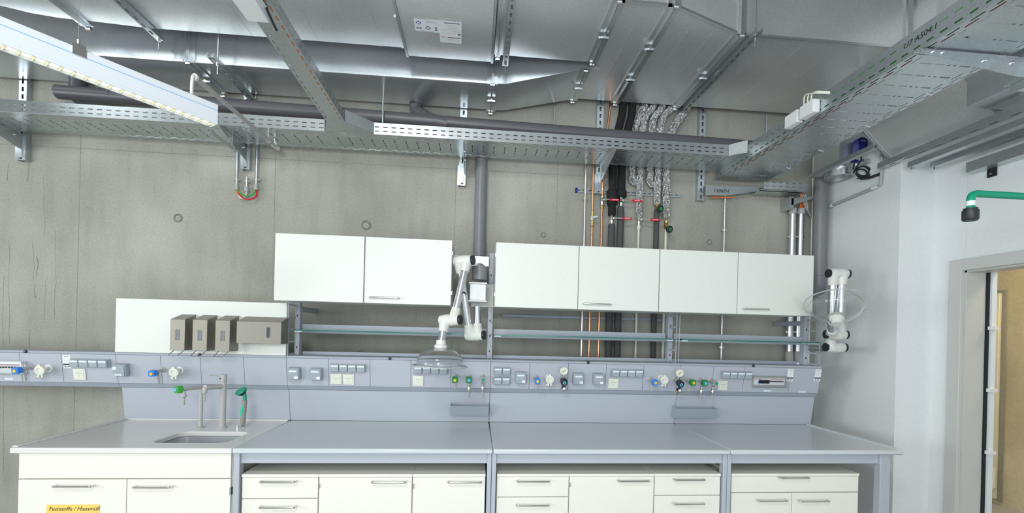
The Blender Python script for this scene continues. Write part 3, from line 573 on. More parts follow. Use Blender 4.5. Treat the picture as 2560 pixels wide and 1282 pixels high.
def wallcab(x0, label, ajar=0):
    t = T('wall_cabinet', label, 'cabinet', (x0+.6, YC+.18, ZB)); H = ZT-ZB
    box('body', 'cab', -.598, .598, -.158, .172, 0.004, H-.002, t)
    for k in (0, 1):
        d = M().box(.003, .5975, -.018, 0, 0, H).ob('door', 'cab', t, bev=.0015, loc=(-.6+k*.6, -.161, 0))
        if k == 0 and ajar: d.rotation_euler = (0, 0, -ajar)
        if k: M().tube(bend([(.04, -.018, .040), (.04, -.036, .040), (.24, -.036, .040), (.24, -.018, .040)], .01, 4), .006, 10).ob('handle', 'steel', d)
        xe = -.6 if k == 0 else .6
        for zz in (.09, .37):
            box('hinge', 'steel', xe-(.004 if k == 0 else .001), xe+(.001 if k == 0 else .004), -.162, -.150, zz-.012, zz+.012, t)
    return t
wallcab(1.2006, 'white two-door wall cabinet left of the central fume arm, left door slightly open', .012)
wallcab(2.7064, 'white two-door wall cabinet right of the central grey pipe'); wallcab(3.9076, 'white two-door wall cabinet at the right end beside the tall pipe')
box('support_rail', 'zinc', 2.30, 2.667, .80, .83, at(1205, 665, 'y', .8).z, at(1205, 641, 'y', .8).z, label='grey horizontal rail behind the central fume arm', cat='rail')

# ------------------------------------------------------------------ fume arms
def joint(parent, c, ax, L, r=.042, knob=.9, both=False):
    ax = Vector(ax).normalized(); c = Vector(c)
    j = M().lathe([(0, -L/2), (r*.8, -L/2), (r*.92, -L*.3), (r, -L*.1), (r*.93, -.002), (r*.93, .002), (r, L*.1), (r*.92, L*.3), (r*.85, L/2), (0, L/2)], c, ax, 24).ob('joint', 'white_plastic', parent)
    M().lathe([(0, L/2), (r*.8, L/2), (r*.8, L/2+.018), (0, L/2+.02)], c, ax, 20).ob('knob', 'black_plastic', j)
    if both: M().lathe([(0, -L/2-.012), (r*.76, -L/2-.012), (r*.76, -L/2), (0, -L/2)], c, ax, 20).ob('knob', 'black_plastic', j)
    return j
def seg(parent, a, b, r=.026, c0=.085, c1=.085, sock=True):
    a, b = Vector(a), Vector(b); d = (b-a).normalized()
    M().cyl(a+d*.02, b-d*.02, r).ob('tube', 'alu', parent)
    if sock:
        if c0: M().tube([a, a+d*c0], [.040, .031], 20).ob('socket_sleeve', 'white_plastic', parent)
        if c1: M().tube([b, b-d*c1], [.040, .031], 20).ob('socket_sleeve', 'white_plastic', parent)
def dome(parent, c, ax, r=.187, h=.115):
    prof = []; n = 12
    for k in range(n+1):
        a = math.pi/2*k/n; prof.append((.04+(r-.03-.04)*math.sin(a), -h*(1-math.cos(a))))
    prof += [(r-.015, -h-.004), (r, -h-.012)]; inner = [(x, y-.003) for x, y in prof][::-1]
    M().lathe(prof+inner, c, ax, 56, True).ob('clear_hood', 'acrylic', parent)
    M().lathe([(r-.003, -h-.014), (r+.004, -h-.014), (r+.004, -h-.008), (r-.003, -h-.008)], c, ax, 56, True).ob('rim', 'rim_clear', parent)
    M().lathe([(.0, .05), (.032, .05), (.034, .02), (.044, .015), (.046, -.004), (.05, -.008), (.05, -.02), (0, -.02)], c, ax, 28).ob('collar', 'white_plastic', parent)
B = at(1195, 757, 'y', .64); t = T('fume_arm', 'jointed white and aluminium fume extraction arm with clear hood over the middle worktop', 'fume arm', B)
q = lambda px, py, y: at(px, py, 'y', y)-B
bx0, bx1 = at(1175, 706, 'y', .60), at(1214, 755, 'y', .60)
M().box(bx0.x-B.x, bx1.x-B.x, -.05, .05, bx1.z-B.z+.012, bx0.z-B.z-.01).ob('mount_box', 'pure_white', t, bev=.004)
for a_, b_ in ((bx1.z-B.z, bx1.z-B.z+.011), (bx0.z-B.z-.009, bx0.z-B.z+.002)): box('flange_plate', 'pure_white', bx0.x-B.x-.008, bx1.x-B.x+.008, -.058, .058, a_, b_, t, bev=.002)
box('backing_plate', 'cab', bx0.x-B.x+.01, bx1.x-B.x+.09, .18, .19, -.02, .16, t)
JX = Vector((.93, -.36, .05)).normalized()
j1 = q(1186, 838, .62); seg(t, q(1193, 760, .64), j1+JX*.025, c0=0); joint(t, j1, JX, .13)
j2 = q(1158, 652, .52); seg(t, j1-JX*.035, j2-JX*.035); joint(t, j2, JX, .13)
j3 = q(1124, 800, .42); seg(t, j2+JX*.030, j3+JX*.03); joint(t, j3, JX, .14)
dc = q(1102, 868, .38); seg(t, j3-JX*.035, dc+Vector((0, 0, .02)), c1=0)
dome(t, dc, (0.02, .0, 1)); kk = (j2+j3)/2+JX*.03+Vector((.028, -.02, -.02)); M().tube([kk-Vector((.012, 0, 0)), kk, kk+Vector((.012, 0, -.012))], .006, 8).ob('clamp_lever', 'black_plastic', t)
B = at(2092, 683, 'y', .45); t = T('fume_arm', 'folded fume extraction arm with upturned clear hood beside the white wall', 'fume arm', B); q = lambda px, py, y: at(px, py, 'y', y)-B
JX = Vector((1, -.05, 0)).normalized()
joint(t, q(2094, 684, .45), JX, .13, both=True); k1 = q(2094, 684, .45)
k2 = q(2087, 868, .52); k3 = q(2089, 836, .42)
seg(t, k1-JX*.034, k2-JX*.034); seg(t, k1+JX*.034+Vector((0, 0, 0)), k3+JX*.034); joint(t, k2, JX, .13, both=True); joint(t, k3, JX, .13, both=True)
dc = q(2091, 795, .20); seg(t, k3-JX*.03, dc+Vector((0, .03, -.02)), c1=0); dome(t, dc, (-.27, -.41, -.88), r=.187, h=.10)
M().tube(bend([k2, k2+Vector((.10, .03, -.0)), k2+Vector((.28, .25, -.02)), k2+Vector((.28, YW-.001-.52, -.02))], .08), .026, 16).ob('wall_tube', 'alu', t)

# ------------------------------------------------------------------ pipes on the back wall
def pipe(name, label, cat, mt, pts, r, rad=.05, group=None, parts=()):
    P = bend(pts, rad) if len(pts) > 2 else [Vector(p) for p in pts]
    return M().tube(P, r, 18).ob(name, mt, label=label, cat=cat, group=group)
YP = 1.196
zc = at(1200, 640, 'y', YP).z
p0 = at(1198, 700, 'y', .64)
XV = (at(1186, 500, 'y', YP).x+at(1216, 500, 'y', YP).x)/2
t = T('drain_pipe', 'vertical grey plastic pipe ending above the central fume arm', 'pipe', (XV, YP, 2.4))
M().tube([(0, 0, .93), (0, 0, -.13)], .052, 20).tube(bend([(0, 0, -.13), (0, 0, -.20), (p0.x+.003-XV, .64-YP, -.20-.16), (p0.x+.003-XV, .64-YP, p0.z-2.4-.0)], .09), .052, 20).ob('pipe_run', 'pvc', t)
M().tube([(0, 0, -.14), (0, 0, -.02)], .0565, 20).tube([(p0.x+.003-XV, .64-YP, p0.z-2.4+.002), (p0.x+.003-XV, .64-YP, p0.z-2.4+.10)], .0565, 20).ob('coupling', 'pvc', t)
p1 = at(2052, 500, 'y', 1.10); zt_, zb_ = at(2055, 437, 'y', 1.10).z, at(2048, 690, 'y', 1.1).z
t = T('drain_pipe', 'thick vertical grey plastic pipe in the right corner', 'pipe', (p1.x, 1.10, zb_))
M().tube([(0, 0, zt_-zb_+.1), (0, 0, 0)], .056, 20).tube(bend([(0, 0, 0), (0, 0, -.10), (0, .12, -.16)], .08), .056, 20).ob('pipe_run', 'pvc', t); M().tube([(0, 0, .0), (0, 0, .11)], .061, 20).ob('coupling', 'pvc', t)
YH = 1.085; zh = 3.335
t = T('horizontal_pipe', 'dark grey horizontal drain pipe running above the long cable tray', 'pipe', (2.0, YH, zh)); o = Vector((2.0, YH, zh))
M().tube([Vector((-.72, YH, zh+.06))-o, Vector((4.98, YH, zh-.03))-o], .052, 20).ob('pipe_run', 'pvc_d', t)
a = at(1075, 270, 'y', YH); M().tube(bend([Vector((2.02, 1.19, zh+.19))-o, Vector((2.03, 1.19, zh+.14))-o, Vector((2.16, YH, zh+.02))-o, Vector((2.3, YH, zh))-o], .08), .054, 20).ob('elbow', 'pvc_d', t); M().tube(bend([Vector((-.66, 1.19, zh+.19))-o, Vector((-.66, 1.18, zh+.06))-o, Vector((-.3, YH, zh+.06))-o], .1), .057, 20).ob('elbow', 'pvc_d', t)
def vp(px, pyt, pxb, pyb, y=YP):
    return at(px, pyt, 'y', y), at(pxb, pyb, 'y', y)
def clampm(parent, p, r, mt='steel'): return M().lathe([(r, -.008), (r+.005, -.008), (r+.005, .008), (r, .008)], p, (0, 0, 1), 16, True).box(p[0]-r-.016, p[0]-r, p[1]-.004, p[1]+.004, p[2]-.006, p[2]+.006).box(p[0]+r, p[0]+r+.016, p[1]-.004, p[1]+.004, p[2]-.006, p[2]+.006).box(p[0]-.004, p[0]+.004, p[1]+r, YW-.001-parent.location.y, p[2]-.004, p[2]+.004).ob('pipe_clamp', mt, parent)
XL = lambda px, py, y=YP: at(px, py, 'y', y).x
ZL = lambda px, py, y=YP: at(px, py, 'y', y).z
def vpipe(label, mt, px, py0, py1, r, clamps=(), cat='pipe', name='pipe', zlo=None, extra=None, part='pipe_run'):
    x = XL(px, (py0+py1)/2); z1 = ZL(px, py0); z0_ = ZL(px, py1) if zlo is None else zlo
    t = T(name, label, cat, (x, YP, z0_)); M().cyl((0, 0, 0), (0, 0, z1-z0_), r).ob(part, mt, t)
    for c in clamps: clampm(t, (0, 0, ZL(px, c)-z0_), r, 'steel')
    return t, Vector((x, YP, z0_))
ZLO = 1.20
t, o = vpipe('thin stainless steel pipe, first from left behind the right cabinets', 'steel', 1463, 380, 600, .0105, (470, 497), zlo=ZLO)
t, o = vpipe('copper pipe with brass couplings, left one of two', 'copper', 1482, 380, 600, .009, (), zlo=ZLO)
for a, b in ((528, 541), (552, 566)): M().lathe([(.009, ZL(1482, b)-ZLO), (.014, ZL(1482, b)-ZLO+.004), (.014, ZL(1482, (a+b)/2)-ZLO), (.011, ZL(1482, (a+b)/2)-ZLO+.003), (.013, ZL(1482, a)-ZLO-.004), (.009, ZL(1482, a)-ZLO)], (0, 0, 0), (0, 0, 1), 12).ob('coupling', 'brass', t)
zz = ZL(1482, 546)-ZLO; M().lathe([(0, -.02), (.013, -.018), (.013, .018), (0, .02)], (0, 0, zz), (0, 0, 1), 12).tube([(0, -.01, zz), (.01, -.04, zz+.004), (.035, -.045, zz+.008)], [.009, .008, .006], 10).ob('valve', 'white_plastic', t)
xr = XL(1504, 560); t = T('pipe', 'copper pipe with red lever valve, right one of two', 'pipe', (xr, YP, ZLO)); o = Vector((xr, YP, ZLO))
pts = [(0, 0, 0), (0, 0, ZL(1505, 470)-ZLO), Vector((XL(1511, 400), YP, ZL(1511, 400)))-o, Vector((XL(1517, 330), YP, ZL(1517, 330)))-o, at(1523, 290, 'y', 1.2)-o, at(1530, 262, 'y', 1.2)-o+Vector((0, 0, .15))]
M().tube(bend(pts, .04), .0095, 14).ob('pipe_run', 'copper', t)
def lever(t, o, px, py, side=1, body='steel', span=(0, 0)):
    c = Vector((0, 0, ZL(px, py)-o.z)); x0 = XL(span[0], py)-o.x; x1 = XL(span[1], py)-o.x
    v = M().lathe([(.011, -.045), (.019, -.04), (.019, -.028), (.014, -.024), (.017, -.012), (.017, .012), (.014, .024), (.019, .028), (.019, .04), (.011, .045)], c, (0, 0, 1), 14).cyl(c+Vector((0, -.01, 0)), c+Vector((0, -.055, 0)), .009).ob('ball_valve', body, t)
    zc_ = c.z; m = M(); m.prism([(0, zc_-.005), (x0, zc_-.004), (x0, zc_+.006), (0, zc_+.006)], 'y', -.056, -.062); m.ob('lever_arm', 'steel', v)
    g = M().box(x0, x1, -.065, -.055, zc_-.010, zc_+.010).ob('lever_grip', 'red', v, bev=.004); text('lettering', 'KEMPER', 'pure_white', .014, g, (x0+.022, -.0656, zc_-.005), shear=.2)
lever(t, o, 1505, 503, span=(1519, 1542)); M().lathe([(.010, -.02), (.014, -.018), (.014, .018), (.010, .02)], (0, 0, ZL(1505, 516)-ZLO), (0, 0, 1), 12).ob('coupling', 'brass', t); clampm(t, (0, 0, ZL(1505, 474)-ZLO), .0095)
def ins(label, px, pyt, segs, tops, vy=None, **k):
    "insulated riser: segs = [(py0, py1, radius, material, part)]"
    x = XL(px, 560); t = T('insulated_pipe', label, 'pipe', (x, YP, ZLO)); o = Vector((x, YP, ZLO))
    for py0, py1, r, mt, nm in segs:
        z1 = ZL(px, py0)-ZLO; z0_ = 0 if py1 is None else ZL(px, py1)-ZLO; b = min(.012, (z1-z0_)*.2)
        M().tube([(0, 0, z0_), (0, 0, z0_+b), (0, 0, z1-b), (0, 0, z1)], [r*.82, r, r, r*.82], 20).ob(nm, mt, t)
    if tops: M().tube(bend([Vector(p)-o for p in tops], .05), [tops_r[0]]*200 if False else k.get('r', .03), 18).ob('upper_bend', k.get('mt', 'foil'), t)
    return t, o
tops_r = [.03]
def top(px0, px, py, y, *more): return [(XL(px0, 430), YP, ZL(px0, 430)), at(px, py, 'y', y)]+[at(*m) for m in more]
t, o = ins('left black foam-insulated pipe with red lever valve', 1529, 380, [(410, 478, .035, 'foam_black', 'insulation'), (476, 512, .048, 'foam_black', 'valve_cover'), (508, 540, .034, 'foam_black', 'insulation'), (560, None, .031, 'foam_grey', 'grey_insulation')],
    [(XL(1529, 560), YP, ZL(1529, 415)), (XL(1530, 560), YP, 3.2), (XL(1533, 560), YP, 3.33), at(1556, 285, 'y', 1.2), at(1560, 255, 'y', 1.2)+Vector((0, 0, .1))], r=.034, mt='foam_black'); lever(t, o, 1529, 549, span=(1550, 1574))
t, o = ins('right black foam-insulated pipe with red lever valve', 1551, 380, [(410, 478, .035, 'foam_black', 'insulation'), (476, 494, .048, 'foam_black', 'valve_cover'), (518, None, .030, 'foam_grey', 'grey_insulation')],
    [(XL(1551, 560), YP, ZL(1551, 415)), (XL(1553, 560), YP, 3.2), (XL(1557, 560), YP, 3.33), at(1580, 285, 'y', 1.2), at(1582, 255, 'y', 1.2)+Vector((0, 0, .1))], r=.034, mt='foam_black'); lever(t, o, 1551, 505, span=(1574, 1599))
def foil(label, x0, xj, pyj, pyend, tp, tp2, r=.030):
    x = XL(xj, 560); t = T('insulated_pipe', label, 'pipe', (x, YP, ZLO)); o = Vector((x, YP, ZLO)); xa = XL(x0, 430)
    def wrap(pts):
        P = bend([Vector(p)-o for p in pts], .05, 4); D = []     # resampled so the wrapping looks creased
        for a, b in zip(P, P[1:]):
            n = max(1, int((b-a).length/.013)); D += [a+(b-a)*k/n for k in range(n)]
        D.append(P[-1]); M().tube(D, [r*(1+random.uniform(-.07, .07)) for _ in D], 18, jit=.09).ob('foil_wrap', 'foil', t, sm=14)
    up = lambda X, q: [Vector((X, YP, 3.18)), Vector((X, YP, 3.34))]+[at(a, b, 'y', 1.2) for a, b in q]+[at(q[-1][0]+6, q[-1][1], 'y', 1.2)+Vector((0, 0, .13))]
    if x0 != xj: wrap([Vector((x, YP, ZL(xj, pyj+1))), Vector((xa, YP, ZL(x0, pyj-2)))]+up(xa, tp)); wrap([Vector((x, YP, ZL(xj, pyend)))]+up(x, tp2))
    else: wrap([Vector((x, YP, ZL(xj, pyend)))]+up(xa, tp))
    return t, o
t, o = foil('foil-wrapped pipe with side jog, left one, with red lever', 1580, 1597, 456, 545, [(1592, 300), (1612, 264)], [(1610, 298), (1635, 264)])
lever(t, o, 1597, 552, span=(1619, 1644)); z_ = ZL(1597, 563)-ZLO; M().lathe([(.010, 0), (.010, z_-.04), (.016, z_-.03), (.016, z_), (.012, z_+.004)], (-.0, 0, 0), (0, 0, 1), 14).ob('plastic_pipe', 'cream', t)
t, o = foil('foil-wrapped pipe with side jog, middle one, above green handwheel', 1625, 1641, 462, 512, [(1632, 298), (1658, 264)], [(1654, 298), (1682, 264)])
def wheel(t, o, px, py, hx, hy):
    c = Vector((0, 0, ZL(px, py)-o.z)); w = at(hx, hy, 'y', YP-.09)-o
    M().lathe([(.012, -.04), (.018, -.032), (.018, .0), (.014, .01), (.018, .025), (.012, .035)], c, (0, 0, 1), 14).tube([c+Vector((0, -.005, -.01)), w+Vector((-.01, .03, .006))], [.013, .010], 12).ob('brass_valve', 'brass', t)
    d = Vector((.25, -1, -.2)); k = M().lathe([(0, -.012), (.026, -.012), (.031, -.004), (.031, .010), (.020, .014), (0, .014)], w, d, 20).ob('handwheel', 'black_plastic', t); M().lathe([(0, .0145), (.015, .0145), (.015, .016), (0, .016)], w, d, 16).ob('cap', 'green', k)
wheel(t, o, 1640, 515, 1650, 522); z_ = ZL(1641, 524)-ZLO; M().tube([(0, 0, 0), (0, 0, z_-.01), (0, 0, z_)], [.024, .024, .02], 16).ob('grey_insulation', 'foam_grey', t)
t, o = foil('straight foil-wrapped pipe, rightmost, above black and green handwheel', 1665, 1665, 0, 545, [(1692, 305), (1722, 264)], None, r=.034)
wheel(t, o, 1663, 560, 1673, 573); z_ = ZL(1663, 572)-ZLO; M().cyl((-.0, 0, 0), (0, 0, z_), .0105).ob('plastic_pipe', 'cream', t)
t, o = vpipe('thin white vertical pipe under the marked tray arm', 'zinc', 1811, 485, 650, .0105, (575,), zlo=ZLO, name='conduit')
clampm(t, (0, 0, ZL(1806, 868)-ZLO), .0105)
t, o = vpipe('thin white vertical conduit beside the thick corner pipe', 'cream', 2032, 300, 640, .007, (), zlo=ZLO, name='conduit')
for px, l in ((1980, 'left'), (2001, 'right')):
    x = XL(px, 600); t = T('metal_conduit', l+' one of two thick metal conduits with grey end caps', 'conduit', (x, YP, ZLO)); z1 = ZL(px, 535)-ZLO
    M().cyl((0, 0, 0), (0, 0, z1), .027).ob('tube', 'alu', t); M().cyl((0, 0, z1), (0, 0, z1+.05), .034, .032).ob('end_cap', 'grey_plastic', t); M().tube([(0, 0, ZL(px, 906)-ZLO), (0, 0, ZL(px, 884)-ZLO), (0, 0, ZL(px, 878)-ZLO)], [.036, .034, .028], 18).ob('lower_sleeve', 'grey_plastic', t)
    clampm(t, (0, 0, ZL(px, 592)-ZLO), .027); clampm(t, (0, 0, ZL(px, 830)-ZLO), .027)
a, b = at(1440, 475, 'y', 1.235), at(1702, 490, 'y', 1.235)
m = M(); m.sheet(lambda u, v: (u, 1.232, a.z-.018+v), a.x, b.x, [(0, .010), (.010, .024, .05, .03, .01), (.024, .034)]); m.sheet(lambda u, v: (u, 1.232+v, a.z-.018), a.x, b.x, [(0, .016)]); m.sheet(lambda u, v: (u, 1.232+v, a.z+.016), a.x, b.x, [(0, .016)])
t = m.ob('mounting_rail', 'zinc', label='thin horizontal mounting rail behind the copper and foil pipes', cat='rail', solid=.0015, sm=0); box('end_cap', 'navy', a.x-.006, a.x+.012, 1.225, 1.2495, a.z-.02, a.z+.018, t)
a, b = at(1255, 785, 'y', 1.22), at(1455, 790, 'y', 1.22); box('mounting_rail', 'chan_d', a.x, at(1680, 800, 'y', 1.22).x, 1.228, 1.2495, a.z-.022, a.z, label='thin horizontal rail behind the pipes under the cabinets', cat='rail', bev=.002)

# ------------------------------------------------------------------ wall struts, tray arms, cable trays
ZTR = 3.093
def strut(px, pyb, label, arm=True, ztop=4.28):
    p = at(px, pyb, 'y', 1.215); t = T('wall_strut', label, 'strut', (p.x, YW, p.z)); h = ztop-p.z; w = .028
    m = M(); f = lambda X, s=1: (lambda u, v: (X, -.002-v, u))
    m.sheet(lambda u, v: (-w+v, -.048, u), 0, h, [(0, .02), (.02, .036, .06, .036, .012), (.036, 2*w)])
    m.sheet(lambda u, v: (-w, -.048+v, u), 0, h, [(0, .047)]); m.sheet(lambda u, v: (w, -.048+v, u), 0, h, [(0, .047)]); m.ob('profile', 'zinc', t, solid=.0025, sm=0)
    if arm:
        L = 1.2-.78; zt_ = ZTR-.002-p.z
        m = M(); m.prism([(-.05, zt_), (-.05-L, zt_), (-.05-L, zt_-.022), (-.09, zt_-.125), (-.05, zt_-.125)], 'x', -.0015+.018, .0015+.018); m.box(-.02, .018, -.05-L, -.05, zt_-.003, zt_); m.ob('cantilever_arm', 'zinc', t)
        m = M(); m.box(-.04, -.012, -.056, -.05, .0, .17); m.box(-.008, .012, -.062, -.05, .02, .17); m.ob('fixing_bracket', 'zinc', t)
        m = M()
        for yy in (-.12, -.30): m.lathe([(0, 0), (.008, 0), (.008, .008), (0, .01)], (.0198, yy, zt_-.03), (1, 0, 0), 8)
        m.ob('bolt', 'chrome', t)
    return t
strut(57, 402, 'galvanised strut and arm under the far left of the long tray'); strut(616, 425, 'galvanised strut and arm above the three short conduits')
strut(1155, 465, 'galvanised strut and arm left of the central drain pipe'); strut(1495, 485, 'galvanised strut and arm in front of the copper pipes'); strut(1750, 502, 'galvanised strut carrying the handwritten side arm', arm=False)
a, b = at(1765, 462, 'y', 1.17), at(1897, 472, 'y', 1.17)
t = T('tray_side_arm', 'side arm with handwritten marking 1306FH supporting the wide tray', 'bracket', (a.x, 1.17, a.z))
L = b.x-a.x; M().prism([(0, .0), (L, .0), (L, -.032), (.36*L, -.088), (0, -.092)], 'y', -.0015, .0015).box(0, L, .0016, .03, -.003, 0).ob('web', 'zinc', t)
text('handwriting', '1306FH', 'ink', .045, t, (.07, -.0024, -.062), shear=.2); M().tube([(.06, .01, -.108), (.2, 0.01, -.10), (.26, .01, -.095)], .006, 8).ob('cable', 'orange', t)
def trayX(label, x0, x1, y0, y1, z, h, period=.0875, fs=0, name='cable_tray'):
    t = T(name, label, 'cable tray', ((x0+x1)/2, (y0+y1)/2, z)); ox, oy = (x0+x1)/2, (y0+y1)/2; Wd = y1-y0; u0, u1 = x0-ox, x1-ox
    fb = lambda u, v: (u, y0-oy+v, 0); s = .008; p = period
    bands = [(0, .014), (.014, .014+s, p, .052, .01), (.014+s, .036), (.036, .036+s, p, .055, .04), (.036+s, .058), (.058, .058+s, p, .055, .0), (.058+s, Wd*.28), (Wd*.28, Wd*.42, p, .007, .06), (Wd*.42, Wd*.46), (Wd*.46, Wd*.52, p, .007, .06), (Wd*.52, Wd*.56), (Wd*.56, Wd*.70, p, .007, .06), (Wd*.70, Wd-.05), (Wd-.05, Wd-.05+s, p, .055, .0), (Wd-.05+s, Wd-.03), (Wd-.03, Wd-.03+s, p, .055, .04), (Wd-.03+s, Wd)]
    M().sheet(fb, u0, u1, bands).ob('tray_floor', 'zinc', t, solid=.0012, sm=0)
    rb_ = [(0, .020), (.020, .028, .0625, .034, .01), (.028, .052), (.052, .060, .0625, .034, .01), (.060, h)]
    for nm, yy, d in (('front_rail', y0-oy, 1), ('rear_rail', y1-oy, -1)):
        ua = u0+(fs if d > 0 else 0)
        M().sheet(lambda u, v: (u, yy, v), ua, u1, rb_).sheet(lambda u, v: (u, yy-d*(-v), h), ua, u1, [(0, .012)]).ob(nm, 'zinc', t, solid=.0014, sm=0)
    return t, Vector((ox, oy, z))
T1A = trayX('long perforated cable tray on the wall, left run up to the branch', -1.9, 1.40, .80, 1.138, ZTR, .088)
T1B = trayX('long perforated cable tray on the wall, right run to the wide tray', 1.402, 4.60, .80, 1.138, ZTR, .088, fs=.36)
def cables(t, items):
    for nm, mt, pts, r in items: M().tube(bend(pts, .05), r, 8).ob(nm, mt, t)
for tt, h_ in ((T1A[0], 1.64), (T1B[0], 1.58)): cables(tt, [('cable', 'foam_grey', [(-h_, y_, .007), (-h_*.3, y_+random.uniform(-.01, .01), .007), (h_*.4, y_+random.uniform(-.01, .01), .007), (h_, y_, .007)], .0055) for y_ in (-.06, -.035, -.01, .018, .045, .075)])  # unseen grey cables added so the tray slots read dark
cables(T1B[0], [('cable', 'white_plastic', [(-1.5, .0, .012), (-1.2, .10, .10), (-.9, .05, .06), (1.5, .02, .012)], .006)]); cables(T1A[0], [('cable', 'white_plastic', [(-1.5, .05, .012), (1.6, .0, .012)], .006)])
# tee piece T1/T2
def trayY(label, y0, y1, x0, x1, z, h, rows, name='cable_tray'):
    t = T(name, label, 'cable tray', ((x0+x1)/2, (y0+y1)/2, z)); ox, oy = (x0+x1)/2, (y0+y1)/2; Wd = x1-x0; u0, u1 = y0-oy, y1-oy; s = .008
    fb = lambda u, v: (x0-ox+v, u, 0)
    if rows == 'wide':
        p = .10; bands = [(0, .014), (.014, .014+s, .10, .058, .01), (.014+s, .034), (.034, .034+s, .10, .058, .05), (.034+s, .056), (.056, .056+s, .10, .058, .02), (.056+s, .10)]
        v = .10
        for a, b in ((.10, .16), (.185, .235), (.255, .265), (.285, .30), (.32, .38)):
            if a > v: bands.append((v, a))
            bands.append((a, b, .10, .011, .06)); v = b
        bands += [(v, Wd-.06), (Wd-.06, Wd-.06+s, .10, .058, .02), (Wd-.06+s, Wd-.036), (Wd-.036, Wd-.036+s, .10, .058, .05), (Wd-.036+s, Wd-.015), (Wd-.015, Wd-.015+s, .10, .058, .01), (Wd-.015+s, Wd)]
    else: bands = [(0, .012), (.012, .019, .0625, .034, .01), (.019, Wd*.45), (Wd*.45, Wd*.48, .125, .01, .04), (Wd*.48, Wd-.019), (Wd-.019, Wd-.012, .0625, .034, .01), (Wd-.012, Wd)]
    M().sheet(fb, u0, u1, bands).ob('tray_floor', 'zinc', t, solid=.0012, sm=0)
    rb_ = [(0, .018), (.018, .026, .0625, .034, .01), (.026, h*.6), (h*.6, h*.6+.008, .0625, .034, .01), (h*.6+.008, h)]
    for nm, xx, d in (('left_rail', x0-ox, 1), ('right_rail', x1-ox, -1)):
        M().sheet(lambda u, v: (xx, u, v), u0, u1, rb_).sheet(lambda u, v: (xx+d*v, u, h), u0, u1, [(0, .012)]).ob(nm, 'zinc', t, solid=.0014, sm=0)
    return t, Vector((ox, oy, z))
T2 = trayY('narrow cable tray with orange cable running toward the viewer', -1.4, .625, 1.47, 1.60, ZTR, .06, 'narrow')
cables(T2[0], [('orange_cable', 'orange', [(.045, -1.0, .010), (.045, 1.0, .010)], .009), ('orange_cable', 'orange', [(.055, -1.0, .026), (.055, 1.0, .026)], .006)])
M().tube(bend([(-.062, -.20+.62-.6, -.004)] and [(.07, -.30, .02), (.045, -.34, -.006), (-.03, -.34, -.006)], .02), .003, 8).ob('cable_tie', 'pure_white', T2[0])
t = T('tray_branch_piece', 'galvanised tee piece joining the narrow tray to the long tray', 'cable tray', (1.53, .71, ZTR)); h = .088
M().prism([(1.47-1.53, .626-.71), (1.60-1.53, .626-.71), (1.76-1.53, .796-.71), (1.41-1.53, .796-.71)], 'z', -.001, .001).ob('floor_plate', 'zinc', t)
for A_, B_ in (((.071, -.084), (.235, .084)), ((-.061, -.084), (-.118, .084))):
    m = M(); a, b = Vector((*A_, 0)), Vector((*B_, 0)); m.face([m.bm.verts.new(v) for v in (a+Vector((0, 0, .0015)), b+Vector((0, 0, .0015)), b+Vector((0, 0, h)), a+Vector((0, 0, h)))]); m.ob('side_wing', 'zinc', t, solid=.002, sm=0)
T3 = trayY('wide cable tray with red, green and orange cables at upper right', -1.75, 1.17, 4.70, 5.16, 3.03, .115, 'wide')
cb = []
for k, (mt, x) in enumerate((('orange', .052), ('orange', .064), ('lime', .036), ('red', .016), ('green', .026), ('red', .044))): cb.append(('cable', mt, [(x-.23, -1.45, .012+.004*(k % 2)), (x-.23+random.uniform(-.006, .006), -.2, .012), (x-.23+random.uniform(-.01, .01), .6, .012), (x-.23, 1.3, .012)], .0075))
for k, (mt, z_) in enumerate((('green', .030), ('red', .045), ('orange', .06), ('lime', .074))): cb.append(('cable', mt, [(-.218, -1.45, z_), (-.218, 1.2, z_)], .007))
cables(T3[0], cb)
text('handwriting', 'U7 A504.1', 'ink', .038, T3[0], (-.2315, -.30, .055), rot=(math.pi/2, 0, -math.pi/2), shear=.2)
for yy in (1.10, .75, .35, -.05):
    M().tube([(.18, yy, -.003), (.215, yy+.01, -.006), (.232, yy+.01, .02)], .003, 6).ob('cable_tie', 'pure_white', T3[0])
t = T('tray_branch_piece', 'angled galvanised piece joining the long tray to the wide tray', 'cable tray', (4.64, .95, ZTR))
M().prism([(-.038, -.15), (.058, -.28), (.058, .19), (-.038, .19)], 'z', -.001-.002, .001-.002).ob('floor_plate', 'zinc', t)
m = M(); a, b = Vector((-.038, -.15, 0)), Vector((.058, -.25, -.01)); m.face([m.bm.verts.new(v) for v in (a, b, b+Vector((0, 0, .1)), a+Vector((0, 0, .088)))]); m.ob('side_wing', 'zinc', t, solid=.002, sm=0)
a, b = at(1905, 450, 'y', 1.02), at(2021, 458, 'y', 1.02); t4, o4 = trayX('short cable tray stub near the right corner, spilling orange cables', a.x+.02, b.x, 1.02, 1.20, 2.92, .062)
t = T('wall_bracket', 'small slanted bracket under the short tray stub', 'bracket', (at(1960, 500, 'y', 1.22).x, 1.22, 2.82)); M().prism([(0, 0), (.02, 0), (.25, .085), (.25, .097), (0, .06)], 'y', -.1, -.097).ob('arm', 'zinc', t); M().box(-.015, .02, -.10, .028, -.035, .075).ob('foot', 'zinc', t)
e = at(2012, 492, 'y', 1.13)
for k in range(3):
    c1 = at(1985, 530, 'y', YP) if k == 0 else at(2003, 530, 'y', YP)
